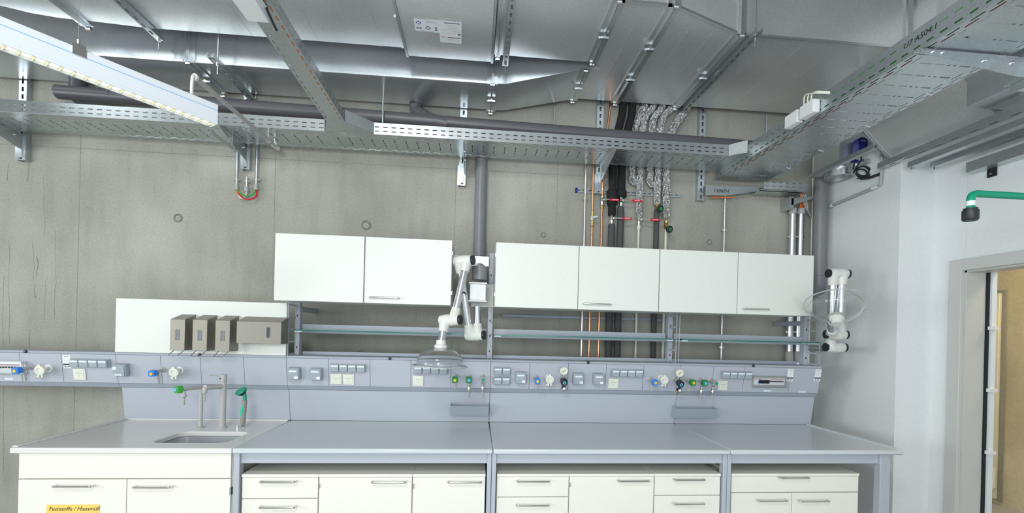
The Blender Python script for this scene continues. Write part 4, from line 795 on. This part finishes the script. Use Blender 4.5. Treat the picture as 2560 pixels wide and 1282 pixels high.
for px0, mt, n, l in ((2001, 'orange', 4, 'bundle of orange cables dropping into the right thick conduit'), (1980, 'grey_plastic', 2, 'grey cables curving into the left thick conduit')):
    m = M(); x = XL(px0, 600); z1 = ZL(px0, 531)
    for k in range(n):
        d = .010*(k-(n-1)/2); m.tube(bend([(e.x-.02+d, 1.14, e.z+.03), (e.x-.01+d, 1.15, e.z-.04), (x+d*.9, YP+(.004 if k % 2 else -.004), z1+.10), (x+d*.8, YP, z1+.0)], .04), .0058, 8)
    m.ob('cable_bundle', mt, label=l, cat='cables')
m = M()
for k in range(3): m.tube(bend([(e.x-.04+.02*k, 1.12, e.z+.02), (e.x+.02+.02*k, 1.16, e.z-.07-.03*k), (XL(2030, 500), YP+.0, e.z-.17+.02*k)], .05), .0045, 8)
m.ob('cable_bundle', 'grey_plastic', label='thin grey cables running to the white corner conduit', cat='cables')
# big bracket upper right, its strut
t = T('tray_bracket', 'large tapered galvanised bracket under the wide tray, upper right', 'bracket', (5.215, -.68, 2.995)); z0 = .028
M().prism([(.0, z0), (-.535, z0), (-.535, z0-.024), (-.02, z0-.10), (0, z0-.10)], 'y', -.02, -.017).ob('web', 'zinc', t)
m = M(); m.sheet(lambda u, v: (u, -.02+v, z0), -.535, 0, [(0, .014), (.014, .026, .065, .035, .02), (.026, .045)]); m.ob('top_flange', 'zinc', t, solid=.003)
for x in (-.47, -.42, -.20, -.05): M().lathe([(0, 0), (.008, 0), (.007, .006), (0, .008)], (x, -.02, z0-.012 if x < -.3 else z0-.035), (0, -1, 0), 8).ob('bolt', 'chrome', t)
M().box(-.0, .006, -.05, .05, -.085, z0).ob('head_plate', 'zinc', t)
t = T('drop_strut', 'vertical galvanised drop strut at the right picture edge', 'strut', (5.253, -.68, 2.865)); M().box(-.03, -.027, -.03, .03, 0, 1.42).box(.027, .03, -.03, .03, 0, 1.42).box(-.027, .027, -.004, .004, 0, 1.42).ob('profile', 'zinc', t)

# ------------------------------------------------------------------ ducts
ZD = 3.66
def flange_clamp(t, o, x, y, z): M().box(x-.03-o.x, x+.03-o.x, y-.008-o.y, y+.008-o.y, z-.012-o.z, z+.002-o.z).cyl((x-.03-o.x, y-o.y, z-.010-o.z), (x-.045-o.x, y-.01-o.y, z-.004-o.z), .008, seg=8).ob('clamp', 'chrome', t)
def flangeY(t, o, x, y0, y1, z, clamps=2, front=None, w=.042):
    m = M()
    for s in (-1, 1): m.box(x+s*w*.55-w*.42-o.x, x+s*w*.55+w*.42-o.x, y0-.012-o.y, y1+.012-o.y, z-.012-o.z, z-.0005-o.z); m.box(x+s*.0035-.0025-o.x, x+s*.0035+.0025-o.x, y0-.02-o.y, y1+.02-o.y, z-.030-o.z, z-.0125-o.z)
    m.ob('flange', 'flange', t)
    if front is not None:
        m = M()
        for s in (-1, 1): m.box(x+s*w*.55-w*.42-o.x, x+s*w*.55+w*.42-o.x, y0-.012-o.y, y0-.0005-o.y, z-o.z, front-o.z); m.box(x+s*.0035-.0025-o.x, x+s*.0035+.0025-o.x, y0-.03-o.y, y0-.0125-o.y, z-.03-o.z, front-o.z)
        m.ob('flange_upright', 'flange', t)
    for k in range(clamps): flange_clamp(t, o, x, y0+(y1-y0)*(k+1)/(clamps+1), z-.028)
    for yy in (y0-.02, y1+.02): M().lathe([(0, 0), (.012, 0), (.012, .03), (0, .032)], (x-.014-o.x, yy-o.y, z-.024-o.z), (1, 0, 0), 8).box(x-.016-o.x, x+.016-o.x, yy-.006-o.y, yy+.006-o.y, z-.032-o.z, z-.014-o.z).ob('corner_bolt', 'chrome', t)
# D0 front duct, left
o = Vector((1.6, .3, ZD)); t = T('air_duct', 'wide front air duct along the ceiling, left of the stickered box', 'duct', o)
cur = [at(370, 62, 'z', ZD), at(230, 53, 'z', ZD), at(150, 45, 'z', ZD), at(75, 32, 'z', ZD), at(0, 14, 'z', ZD)]
ol = [(2.018, 0.0), (2.018, .625), (.25, .625)]+[(p.x, p.y-.0) for p in cur[1:]]+[(-.95, .35), (-1.2, .0), (-1.4, -.5), (-.8, -.7), (-.5, -.2), (-.2, 0.0)]
M().prism([(x-o.x, y-o.y) for x, y in ol], 'z', 0, .5).ob('casing', 'galv', t)
flangeY(t, o, -.15, 0.0, .63, ZD, 1)
m = M()
for x in (.95, 1.18, 1.40, 1.62, 1.85): m.box(x-.0015-o.x, x+.0015-o.x, 0, .62-o.y, -.0022, -.0004)
m.box(1.99-o.x, 2.005-o.x, 0, .62-o.y, -.008, -.0004); m.ob('crease', 'galv', t)
o = Vector((2.34, .3, 3.61)); t = T('duct_silencer_box', 'shallow duct box with two white stickers on its underside', 'duct', o)
M().box(-.30, .30, -.30, .335, 0, .5).ob('casing', 'galv', t); m = M(); m.box(-.318, -.301, -.30, .345, -.006, .5); m.box(.301, .318, -.30, .345, -.006, .5); m.ob('edge_frame', 'zinc', t)
a = [at(px, py, 'z', 3.608) for px, py in ((1034, 46), (1098, 51.5), (1100, 82), (1038, 76))]; b = [at(px, py, 'z', 3.608) for px, py in ((1096, 48.5), (1154, 54), (1154, 108.5), (1101, 104))]
def flat(P, nm, mt, parent, o, dz=-.001):
    m = M(); A = [Vector(p)-o for p in P]; A = [(p.x, p.y) for p in A]; m.prism(A, 'z', dz-.0008, dz); return m.ob(nm, mt, parent)
st = T('duct_sticker', 'wide white sticker with dark blue cross symbols on the duct box', 'sticker', a[0]); flat(a, 'paper', 'paper', st, a[0])
def uvp(Q, u, v): return Q[0]*(1-u)*(1-v)+Q[1]*u*(1-v)+Q[2]*u*v+Q[3]*(1-u)*v
for u, v, cross in ((.17, .28, 1), (.17, .72, 0), (.53, .66, 1), (.85, .70, 0)):
    m = M(); c = uvp(a, u, v)-a[0]; k = .0085
    for dx, dy in (((1, 0), (-1, 0), (0, 1), (0, -1)) if cross else ((1, 0), (-1, 0)) if u < .5 else ((0, 1), (0, -1))):
        px_, py_ = -dy, dx; m.prism([(c.x+dx*k+px_*k*.6, c.y+dy*k+py_*k*.6), (c.x+dx*k*2.1+px_*k*.8, c.y+dy*k*2.1+py_*k*.8), (c.x+dx*k*1.6, c.y+dy*k*1.6), (c.x+dx*k*2.1-px_*k*.8, c.y+dy*k*2.1-py_*k*.8), (c.x+dx*k-px_*k*.6, c.y+dy*k-py_*k*.6)], 'z', -.0028, -.0019)
    if not cross: m.lathe([(.004, 0), (.006, 0), (.006, .0009), (.004, .0009)], (c.x, c.y, -.0028), (0, 0, 1), 10, True)
    m.ob('cross_symbol', 'violet', st)
m = M()
for v, u0, u1 in ((.10, .45, .80), (.20, .45, .92), (.93, .2, .8)):
    p, q_ = uvp(a, u0, v)-a[0], uvp(a, u1, v)-a[0]; m.prism([(p.x, p.y), (q_.x, q_.y), (q_.x, q_.y-.003), (p.x, p.y-.003)], 'z', -.0026, -.0019)
m.ob('print_line', 'grey_plastic', st)
st = T('duct_sticker', 'larger white data sticker with fine print on the duct box', 'sticker', b[0]); flat(b, 'paper', 'paper', st, b[0], -.0035)
for mt, rows in (('ink', [(.10, .25, .92, .006), (.75, .36, .95, .006), (.60, .85, .95, .016)]), ('grey_plastic', [(.20, .3, .8, .003), (.30, .4, .9, .004), (.38, .1, .95, .0015), (.45, .6, .95, .002), (.52, .35, .8, .003), (.82, .05, .95, .0015), (.88, .4, .9, .002)]), ('red', [(.74, .05, .26, .005)])):
    m = M()
    for v, u0, u1, hh in rows:
        n = max(1, int((u1-u0)*22)) if hh > .0025 else 1
        for k in range(n):
            ua, ub = u0+(u1-u0)*k/n, u0+(u1-u0)*(k+.8)/n if n > 1 else u1; p, q_ = uvp(b, ua, v)-b[0], uvp(b, ub, v)-b[0]; m.prism([(p.x, p.y), (q_.x, q_.y), (q_.x, q_.y-hh), (p.x, p.y-hh)], 'z', -.0052, -.0044)
    m.ob('print_line', mt, st)
# D0b middle front duct
o = Vector((3.05, .3, ZD)); t = T('air_duct', 'front air duct between the stickered box and the notch', 'duct', o)
M().box(2.665-o.x, 3.395-o.x, -.3, .325, 0, .5).ob('casing', 'galv', t); flangeY(t, o, 2.69, .0, .62, ZD, 0, w=.02)
# D2 wide right duct
o = Vector((4.6, .6, ZD)); t = T('air_duct', 'very wide air duct on the right with slanting front corner', 'duct', o)
ol = [(3.397, 0), (3.78, 0), (4.32, .2), (5.75, .2), (5.75, 1.15), (3.397, 1.15), (3.397, .72), (3.50, .70), (3.43, .628), (3.397, .628)]
M().prism([(x-o.x, y-o.y) for x, y in ol], 'z', 0, .55).ob('casing', 'galv', t)
flangeY(t, o, 3.40, 0, .60, ZD, 1, front=4.2); flangeY(t, o, 3.755, 0, 1.15, ZD, 2, front=4.2); flangeY(t, o, 4.305, .2, 1.15, ZD, 1, front=4.2); flangeY(t, o, 5.55, .2, .22, ZD, 0, front=4.2)
m = M(); m.box(3.42-o.x, 3.74-o.x, -.012-o.y, -.0005-o.y, -.012, .004); m.prism([(3.80-o.x, -.6), (4.30-o.x, .185-o.y), (4.30-o.x, .198-o.y), (3.79-o.x, -.589)], 'z', -.012, .004); m.box(4.34-o.x, 5.74-o.x, .188-o.y, .1995-o.y, -.010, .004)
m.ob('edge_profile', 'flange', t); m = M()
for x in (3.57, 3.95, 4.12, 4.55, 4.80, 5.05): m.box(x-.0015-o.x, x+.0015-o.x, .22-o.y, 1.14-o.y, -.0022, -.0004)
m.ob('crease', 'galv', t)
# D1 rear duct
o = Vector((1.0, .98, 3.53)); t = T('air_duct', 'rear air duct behind, with a dark reflecting front face and tapered end', 'duct', o)
M().box(-2.6-o.x, 2.66-o.x, .774-o.y, 1.185-o.y, 0, .52).ob('casing', 'galv_d', t)
tp = M(); bm = tp.bm
A_ = [(2.66, .774, 3.53), (2.66, 1.185, 3.53), (2.66, 1.185, 4.05), (2.66, .774, 4.05)]; B_ = [(3.392, .70, 3.655), (3.392, 1.149, 3.655), (3.392, 1.149, 4.05), (3.392, .70, 4.05)]
Bm = [(2.763, .769, 3.53), (2.763, 1.188, 3.53), (2.763, 1.188, 4.05), (2.763, .769, 4.05)]
R3 = [[bm.verts.new(Vector(p)-o) for p in L_] for L_ in (A_, Bm, B_)]
for u_, v_ in ((0, 1), (1, 2)):
    for k in range(4): tp.face([R3[u_][k], R3[u_][(k+1) % 4], R3[v_][(k+1) % 4], R3[v_][k]])
tp.face(R3[0]); tp.face(R3[2]); tp.ob('tapered_end', 'galv_d', t)
flangeY(t, o, .442, .774, 1.185, 3.53, 1, front=4.0); flangeY(t, o, 2.66, .774, 1.185, 3.53, 1, front=4.0); flangeY(t, o, 3.37, .71, 1.14, 3.652, 1)
m = M(); m.box(-2.6-o.x, .405-o.x, .762-o.y, .7735-o.y, -.010, .006); m.box(.48-o.x, 2.62-o.x, .762-o.y, .7735-o.y, -.010, .006); m.ob('edge_profile', 'flange', t)
# D3 sloped duct at right wall
y0, y1 = -.22, .525; o = Vector((5.65, .15, 3.3)); t = T('sloped_duct', 'plain sloping duct panel between wide tray and right wall', 'duct', o)
sec = [(5.48, 3.615), (5.48, 3.27), (5.54, 3.215), (5.738, 3.03), (5.745, 3.03), (5.745, 3.615)]
M().prism([(x-o.x, z-o.z) for x, z in sec], 'y', y0+.03-o.y, y1-.012-o.y).ob('casing', 'galv', t)
for a, b in ((y0+.008, y0+.028), (y1-.01, y1+.008)):
    M().prism([(5.47-o.x, 3.615-o.z), (5.47-o.x, 3.26-o.z), (5.535-o.x, 3.20-o.z), (5.74-o.x, 3.012-o.z), (5.752-o.x, 3.012-o.z), (5.752-o.x, 3.615-o.z)], 'y', a-o.y, b-o.y).ob('flange', 'zinc', t)
box('casing', 'galv_d', 5.50-o.x, 5.752-o.x, -1.9-o.y, y0-o.y, 3.035-o.z, .31, t)

# ------------------------------------------------------------------ slotted channels, rods under the ducts
def slotrail(label, x, y0, y1, z, rods, w=.041, hgt=.03):
    t = T('support_channel', label, 'support channel', (x, (y0+y1)/2, z)); h = (y1-y0)/2
    m = M(); m.sheet(lambda u, v: (-w/2+v, u, 0), -h, h, [(0, .013), (.013, .027, .07, .04, .02), (.027, w)]); m.sheet(lambda u, v: (-w/2, u, v), -h, h, [(0, hgt)]); m.sheet(lambda u, v: (w/2, u, v), -h, h, [(0, hgt)]); m.ob('profile', 'zinc', t, solid=.0025, sm=0)
    for yy in rods:
        r = M().cyl((0, yy-(y0+y1)/2, -.07), (0, yy-(y0+y1)/2, 4.28-z), .005, seg=8).ob('threaded_rod', 'zinc', t); M().cyl((0, yy-(y0+y1)/2, -.012), (0, yy-(y0+y1)/2, -.002), .011, seg=6).ob('nut', 'chrome', r)
slotrail('slotted channel under the front duct, upper left, with hanging rod', .285, -.9, .70, 3.622, (.685,)); slotrail('slotted channel under the rear duct near the white lamp end', .70, .57, 1.235, 3.458, (.66, 1.212))
slotrail('slotted channel right of the stickered box, with hanging rod', 2.75, -.6, .68, 3.615, (.655,)); slotrail('long slotted channel slanting under the wide right duct', 4.385, .10, 1.24, 3.615, (.15, 1.19))
for x, y, z0_, l in ((at(957, 300, 'y', 1.0).x, 1.0, 3.2, 'above the middle of the long tray'), (at(1386, 290, 'y', 1.2).x, 1.2, 3.35, 'left of the copper pipe top'), (at(1916, 300, 'y', 1.16).x, 1.16, 3.12, 'at the far end of the wide tray')):
    M().cyl((0, 0, 0), (0, 0, .36 if y < 1.1 else 3.64-z0_ if y < 1.17 else .35), .006, seg=8).ob('threaded_rod', 'zinc', label='thin hanging threaded rod '+l, cat='rod', loc=(x, y, z0_), group='thin hanging threaded rods')

# ------------------------------------------------------------------ luminaire
d = Vector((.389, .515, 0)).normalized(); n_ = Vector((d.y, -d.x, 0)); E0 = Vector((1.406, -.584, 2.503)); L = 2.4
t = T('linear_luminaire', 'long white suspended linear lamp with lit louvre, upper left', 'lamp', E0, (0, 0, math.atan2(d.y, d.x)))
# local: +x along lamp towards the far end (ends at 0), -y = camera side
wd, hh = .056, .086
M().prism([(-.0, .008), (0, hh-.006), (-.004, hh), (-wd+.004, hh), (-wd, hh-.006), (-wd, .008)][::-1] and [(0, .008), (0, hh-.006), (.004, hh), (wd-.004, hh), (wd, hh-.006), (wd, .008)], 'x', -L, 0).ob('housing', 'lamp_white', t)
M().box(-L, -.0, -.0012, -.0002, hh*.66, hh*.68).ob('groove', 'light_blue', t)
m = M(); m.box(-L, 0, 0, .004, -.004, .0078); m.box(-L, 0, wd-.004, wd, -.004, .0078); m.box(-.004, 0, .0042, wd-.0042, -.004, .0078); m.ob('rim', 'lamp_white', t)
box('lamp_strip', 'lens', -L+.01, -.006, .006, wd-.006, .0055, .0076, t)
m = M(); k = 0.
while k < L-.05: m.prism([(-k-.012, .0052), (-k-.024, .0052), (-k-.019, -.0035), (-k-.017, -.0035)], 'y', .0045, wd-.0045); k += .034
m.ob('louvre_grid', 'louver', t)
s = -(E0-at(210, 118, 'z', 2.59)).length; c = M().box(s-.018, s+.018, -.004, .0, hh-.03, hh+.012).box(s-.018, s+.018, 0, wd, hh+.002, hh+.006).cyl((s, .012, hh+.006), (s, .012, hh+.03), .006, seg=10).ob('suspension_clip', 'steel', t)
M().cyl((s, .012, hh+.03), (s, .012, 4.28-2.503), .0012, seg=6).ob('suspension_wire', 'steel', c); M().tube([(s-.06, .02, hh+.004), (s, .03, hh+.014), (s+.06, .02, hh+.004)], .002, 6).ob('spring_wire', 'steel', c)

# ------------------------------------------------------------------ loose conduits, small things
zc_ = 3.035; a, b = at(490, 195, 'z', zc_), at(692, 368, 'z', zc_)
t = T('hanging_conduit', 'long pale conduit with hooked end hanging in front of the long tray', 'conduit', a); v = b-a
M().tube([(0, 0, 0), v], .014, 14).ob('tube', 'grey_plastic', t); q_ = at(479, 235, 'y', a.y-.02)-a; M().tube([v*.985, v*1.02], .018, 14).tube([(0, 0, 0), -v*.015], .019, 14).ob('end_sleeve', 'white_plastic', t)
M().tube(bend([v*.01, -v*.03+Vector((0, 0, .0)), q_+Vector((0, 0, .05)), q_], .03), .009, 10).ob('cable', 'white_plastic', t)
for f_ in (.86, .965): M().lathe([(.0145, -.01), (.022, -.01), (.022, .01), (.0145, .01)], v*f_, v, 14, True).box(v.x*f_-.004, v.x*f_+.004, v.y*f_-.004, v.y*f_+.004, .014, ZTR-zc_-.002).ob('pipe_clamp', 'chrome', t)
a, b = at(522, 326, 'z', 2.98), at(586, 374, 'z', 2.98); t = T('hanging_conduit', 'short pale conduit stub just beyond the lamp end', 'conduit', a); v = b-a
M().tube([(0, 0, 0), v], .013, 14).ob('tube', 'grey_plastic', t); M().tube([(0, 0, 0), v*.12], .018, 14).tube([v*.93, v*1.03], .018, 14).ob('end_sleeve', 'zinc', t); M().box(v.x*.9-.003, v.x*.9+.003, v.y*.9-.003, v.y*.9+.003, .013, ZTR-2.98-.002).ob('hanger', 'zinc', t)
for px, pyt, pyb, l in ((592, 372, 466, 'left'), (617, 430, 470, 'middle'), (641, 370, 466, 'right')):
    x = XL(px, 450, 1.215); z1 = ZL(px, pyt, 1.215) if l != 'middle' else 2.95; z0_ = ZL(px, pyb, 1.215); t = T('short_conduit', l+' one of three short metal conduits below the long tray', 'conduit', (x, 1.215, z0_), group=None)
    M().cyl((0, 0, 0), (0, 0, 3.3-z0_ if l != 'middle' else .09), .0125).ob('tube', 'zinc', t); M().cyl((0, 0, -.03), (0, 0, .012), .017, .016).ob('end_cap', 'grey_plastic', t); clampm(t, (0, 0, .055), .0125)
def loop(label, mt, pxs, r=.006):
    M().tube(bend([at(px, py, 'y', y) for px, py, y in pxs], .06, 8), r, 10).ob('loose_cable', mt, label=label, cat='cable')
loop('green cable looping between the short conduits', 'lime', [(639, 474, 1.215), (636, 484, 1.20), (612, 492, 1.19), (597, 480, 1.20), (592, 474, 1.215)]); loop('red cable looping below the short conduits', 'red', [(643, 474, 1.215), (641, 494, 1.19), (618, 500, 1.18), (600, 490, 1.19), (594, 476, 1.21)])
loop('orange cable leaving the left short conduit', 'orange', [(591, 474, 1.215), (595, 486, 1.20), (603, 492, 1.22)]); loop('white cable leaving the middle short conduit', 'white_plastic', [(617, 478, 1.215), (614, 492, 1.20), (601, 496, 1.19), (597, 488, 1.20)])
for (px0, py0, px1, py1), l in (((1963, 275, 1998, 322), 'left, slightly lower one'), ((1998, 247, 2041, 300), 'right, larger one')):
    a, b = at(px0, py1, 'x', 4.66), at(px1, py0, 'x', 4.66); c = at((px0+px1)/2, (py0+py1)/2, 'x', 4.66)
    t = T('junction_box', 'white junction box clipped to the wide tray, '+l, 'junction box', (4.697, c.y, c.z), group='white junction boxes on the tray side'); w_ = .058; M().box(-.045, 0, -w_, w_, -.042, .042).ob('housing', 'pure_white', t, bev=.006); M().box(-.050, -.0455, -w_+.002, w_-.002, -.040, .040).ob('lid', 'pure_white', t, bev=.003)
m = M()
for k in range(3):
    a = at(2010+9*k, 256, 'x', 4.67); m.tube(bend([a+Vector((0, 0, -.02)), a+Vector((0, 0, .05)), at(2040, 232-2*k, 'x', 4.66), at(2082, 234-2*k, 'x', 4.71)], .05), .0045, 8)
m.ob('cable_bundle', 'cream', label='white cables arching from the junction boxes over the tray', cat='cables')
c = at(632, 6, 'z', 3.08); t = T('ceiling_connector', 'white plastic connector housing on the narrow tray at top edge', 'connector', (c.x, c.y, 3.03))
m = M(); m.box(-.05, .05, -.10, .06, 0, .055); m.ob('housing', 'pure_white', t, bev=.004); M().box(-.03, .01, -.103, -.1005, .012, .04).ob('label_window', 'grey_plastic', t); M().tube([(.06, .0, .03), (.065, .06, .0), (.063, .10, -.004)], .006, 8).ob('lead', 'black_plastic', t)
# right wall: rails, damper, actuator, conduit
t = T('wall_rail', 'long slotted support rail beneath the sloping duct', 'rail', (5.69, -.4, 2.955)); m = M(); m.sheet(lambda u, v: (-.02+v, u, 0), -1.4, .95, [(0, .013), (.013, .027, .11, .05, .02), (.027, .041)]); m.sheet(lambda u, v: (-.02, u, v), -1.4, .95, [(0, .041)]); m.sheet(lambda u, v: (.021, u, v), -1.4, .95, [(0, .041)]); m.ob('profile', 'zinc', t, solid=.0025, sm=0)
for y0, l, x in ((at(2275, 412, 'x', 5.76).y, 'middle', 5.76), (at(2325, 410, 'x', 5.90).y, 'outer', 5.92)):
    t = T('wall_rail', l+' short-ended C rail along the right wall', 'rail', (x, y0, 2.90)); m = M(); m.box(-.02, .02, -1.6, 0, 0, .003); m.box(-.02, -.017, -1.6, 0, .0032, .04); m.box(.017, .02, -1.6, 0, .0032, .04); m.ob('profile', 'zinc', t); M().lathe([(0, 0), (.012, 0), (.012, .02), (0, .022)], (0, -.02, -.0), (0, 0, -1), 8).ob('bolt', 'chrome', t)
yv = at(2418, 425, 'x', 5.97).y; zv = at(2418, 425, 'x', 5.97).z
t = T('wall_rail', 'heavy U rail with square foot plate at upper right wall', 'rail', (6.0, yv, zv)); M().box(-.04, -.037, -1.3, 0, -.02, .05).box(-.0368, .049, -1.3, 0, -.02, -.017).ob('profile', 'zinc', t); M().box(.035, .049, -.12, -.07, -.075, -.021).ob('foot_plate', 'dark', t); M().lathe([(0, 0), (.007, 0), (.007, .005), (0, .006)], (.0348, -.095, -.055), (-1, 0, 0), 8).ob('bolt', 'chrome', t)
c = at(2150, 368, 'y', .72); t = T('damper_actuator', 'dark blue damper actuator with black cables under the duct', 'actuator', c)
M().prism([(-.035, -.055), (.03, -.06), (.042, -.03), (.042, .05), (.02, .07), (-.02, .07), (-.042, .05), (-.042, -.03)], 'y', -.03, .03).ob('housing', 'navy', t, bev=.005); M().box(-.02, .02, -.033, -.0305, .035, .045).ob('label', 'grey_plastic', t)
r0 = at(2157, 430, 'y', .72)-c; m = M()
for k, (R0, dz) in enumerate(((.062, 0), (.054, .008), (.048, -.008))): m.tube([Vector((r0.x+R0*math.cos(a_*math.pi/12), -.01+.01*k, r0.z+R0*.72*math.sin(a_*math.pi/12)+dz)) for a_ in range(25)], .006, 8, False)
m.tube(bend([(-.02, 0, -.055), (-.045, 0, -.12), (-.055, 0, r0.z+.02)], .03), .006, 8); m.tube(bend([(.0, 0, -.055), (.02, 0, -.10), (-.02, 0, -.15), (-.05, 0, r0.z-.01)], .03), .006, 8); m.tube(bend([(-.03, -.01, r0.z-.06), (.06, -.02, r0.z-.05), at(2202, 432, 'y', .6)-c], .03), .005, 8); m.tube(bend([(-.0, -.01, r0.z-.065), (.06, -.02, r0.z-.06), at(2202, 436, 'y', .6)-c], .03), .005, 8)
m.ob('cable_coil', 'black_plastic', t)
c = at(2115, 395, 'y', .85); t = T('duct_damper', 'galvanised damper box with round spigot above the corner pipe', 'damper', c)
M().box(-.13, .15, -.08, .2, -.10, .20).ob('casing', 'galv_d', t); M().box(-.03, .04, -.084, -.0805, -.07, -.045).ob('blue_label', 'navy', t); g = at(2103, 420, 'y', .85)-c; M().lathe([(.095, -.05), (.10, -.05), (.10, .04), (.095, .04)], (g.x, .03, -.11), (0, 0, 1), 32, True).ob('spigot', 'alu', t)
a, b = at(2028, 440, 'y', .95), at(2100, 400, 'y', .75); t = T('wall_rail', 'short C rail end poking out left of the corner pipe', 'rail', a); v = at(2105, 400, 'x', a.x)-a; L = 1.2
M().box(-.018, -.015, -.62, 0, -.018, .018).box(.015, .018, -.62, 0, -.018, .018).box(-.0148, .0148, -.62, 0, -.018, -.015).ob('profile', 'zinc', t); M().lathe([(0, 0), (.010, 0), (.010, .02), (0, .022)], (0, 0, .0), (0, 1, 0), 8).ob('bolt', 'chrome', t)
a = at(2110, 435, 'x', 5.735); t = T('angle_bracket', 'small dark L bracket on the wall right of the corner pipe', 'bracket', (5.759, a.y, a.z)); M().box(-.06, -.004, -.24, .0, .012, .04).ob('arm', 'zinc', t); M().box(-.004, 0, -.055, -.015, -.045, .012).ob('foot', 'dark', t); M().lathe([(0, 0), (.007, 0), (.007, .005), (0, .006)], (-.0042, -.035, -.02), (-1, 0, 0), 8).ob('bolt', 'chrome', t)
a, b = at(2076, 515, 'x', 5.735), at(2190, 467, 'x', 5.735); c = at(2203, 442, 'x', 5.735); t = T('wall_conduit', 'pale conduit rising along the right wall with curved upper end', 'conduit', a)
M().tube([(0, 0, 0), b-a], .012, 12).ob('tube', 'grey_plastic', t); M().tube([(0, 0, 0), (b-a)*.06], .016, 12).ob('sleeve', 'label', t); M().tube([(b-a)*.93, (b-a)*1.03], .016, 12).ob('sleeve', 'label', t); M().tube(bend([(b-a), (b-a)*1.08, c-a, c-a+Vector((0, -.0, .2))], .06), .010, 12).ob('flexible_end', 'grey_plastic', t)
# emergency shower
a = at(2426, 535, 'y', -.7); c = at(2440, 484, 'y', -.7); t = T('safety_shower', 'green pipe of a safety shower with black head above the doorway', 'shower', (6.05, -.7, c.z))
o = Vector((6.05, -.7, c.z)); M().tube(bend([(-.001, 0, 0), (a.x-6.05+.0, 0, 0), (a.x-6.05, 0, at(2426, 523, 'y', -.7).z-c.z)], .06, 8), .0165, 18).ob('pipe_arm', 'teal', t)
hz_ = at(2426, 521, 'y', -.7).z-c.z; M().lathe([(0, 0), (.027, 0), (.027, -.008), (.0315, -.010), (.0315, -.052), (.026, -.060), (0, -.060)], (a.x-6.05, 0, hz_), (0, 0, 1), 24).ob('spray_head', 'black_plastic', t)
M().lathe([(.0168, .012), (.0172, .012), (.0172, .036), (.0168, .036)], (a.x-6.05, 0, hz_), (0, 0, 1), 20, True).ob('sticker', 'paper', t); M().lathe([(0, 0), (.04, 0), (.04, -.008), (0, -.01)], (0, 0, 0), (1, 0, 0), 20).ob('wall_flange', 'teal', t)
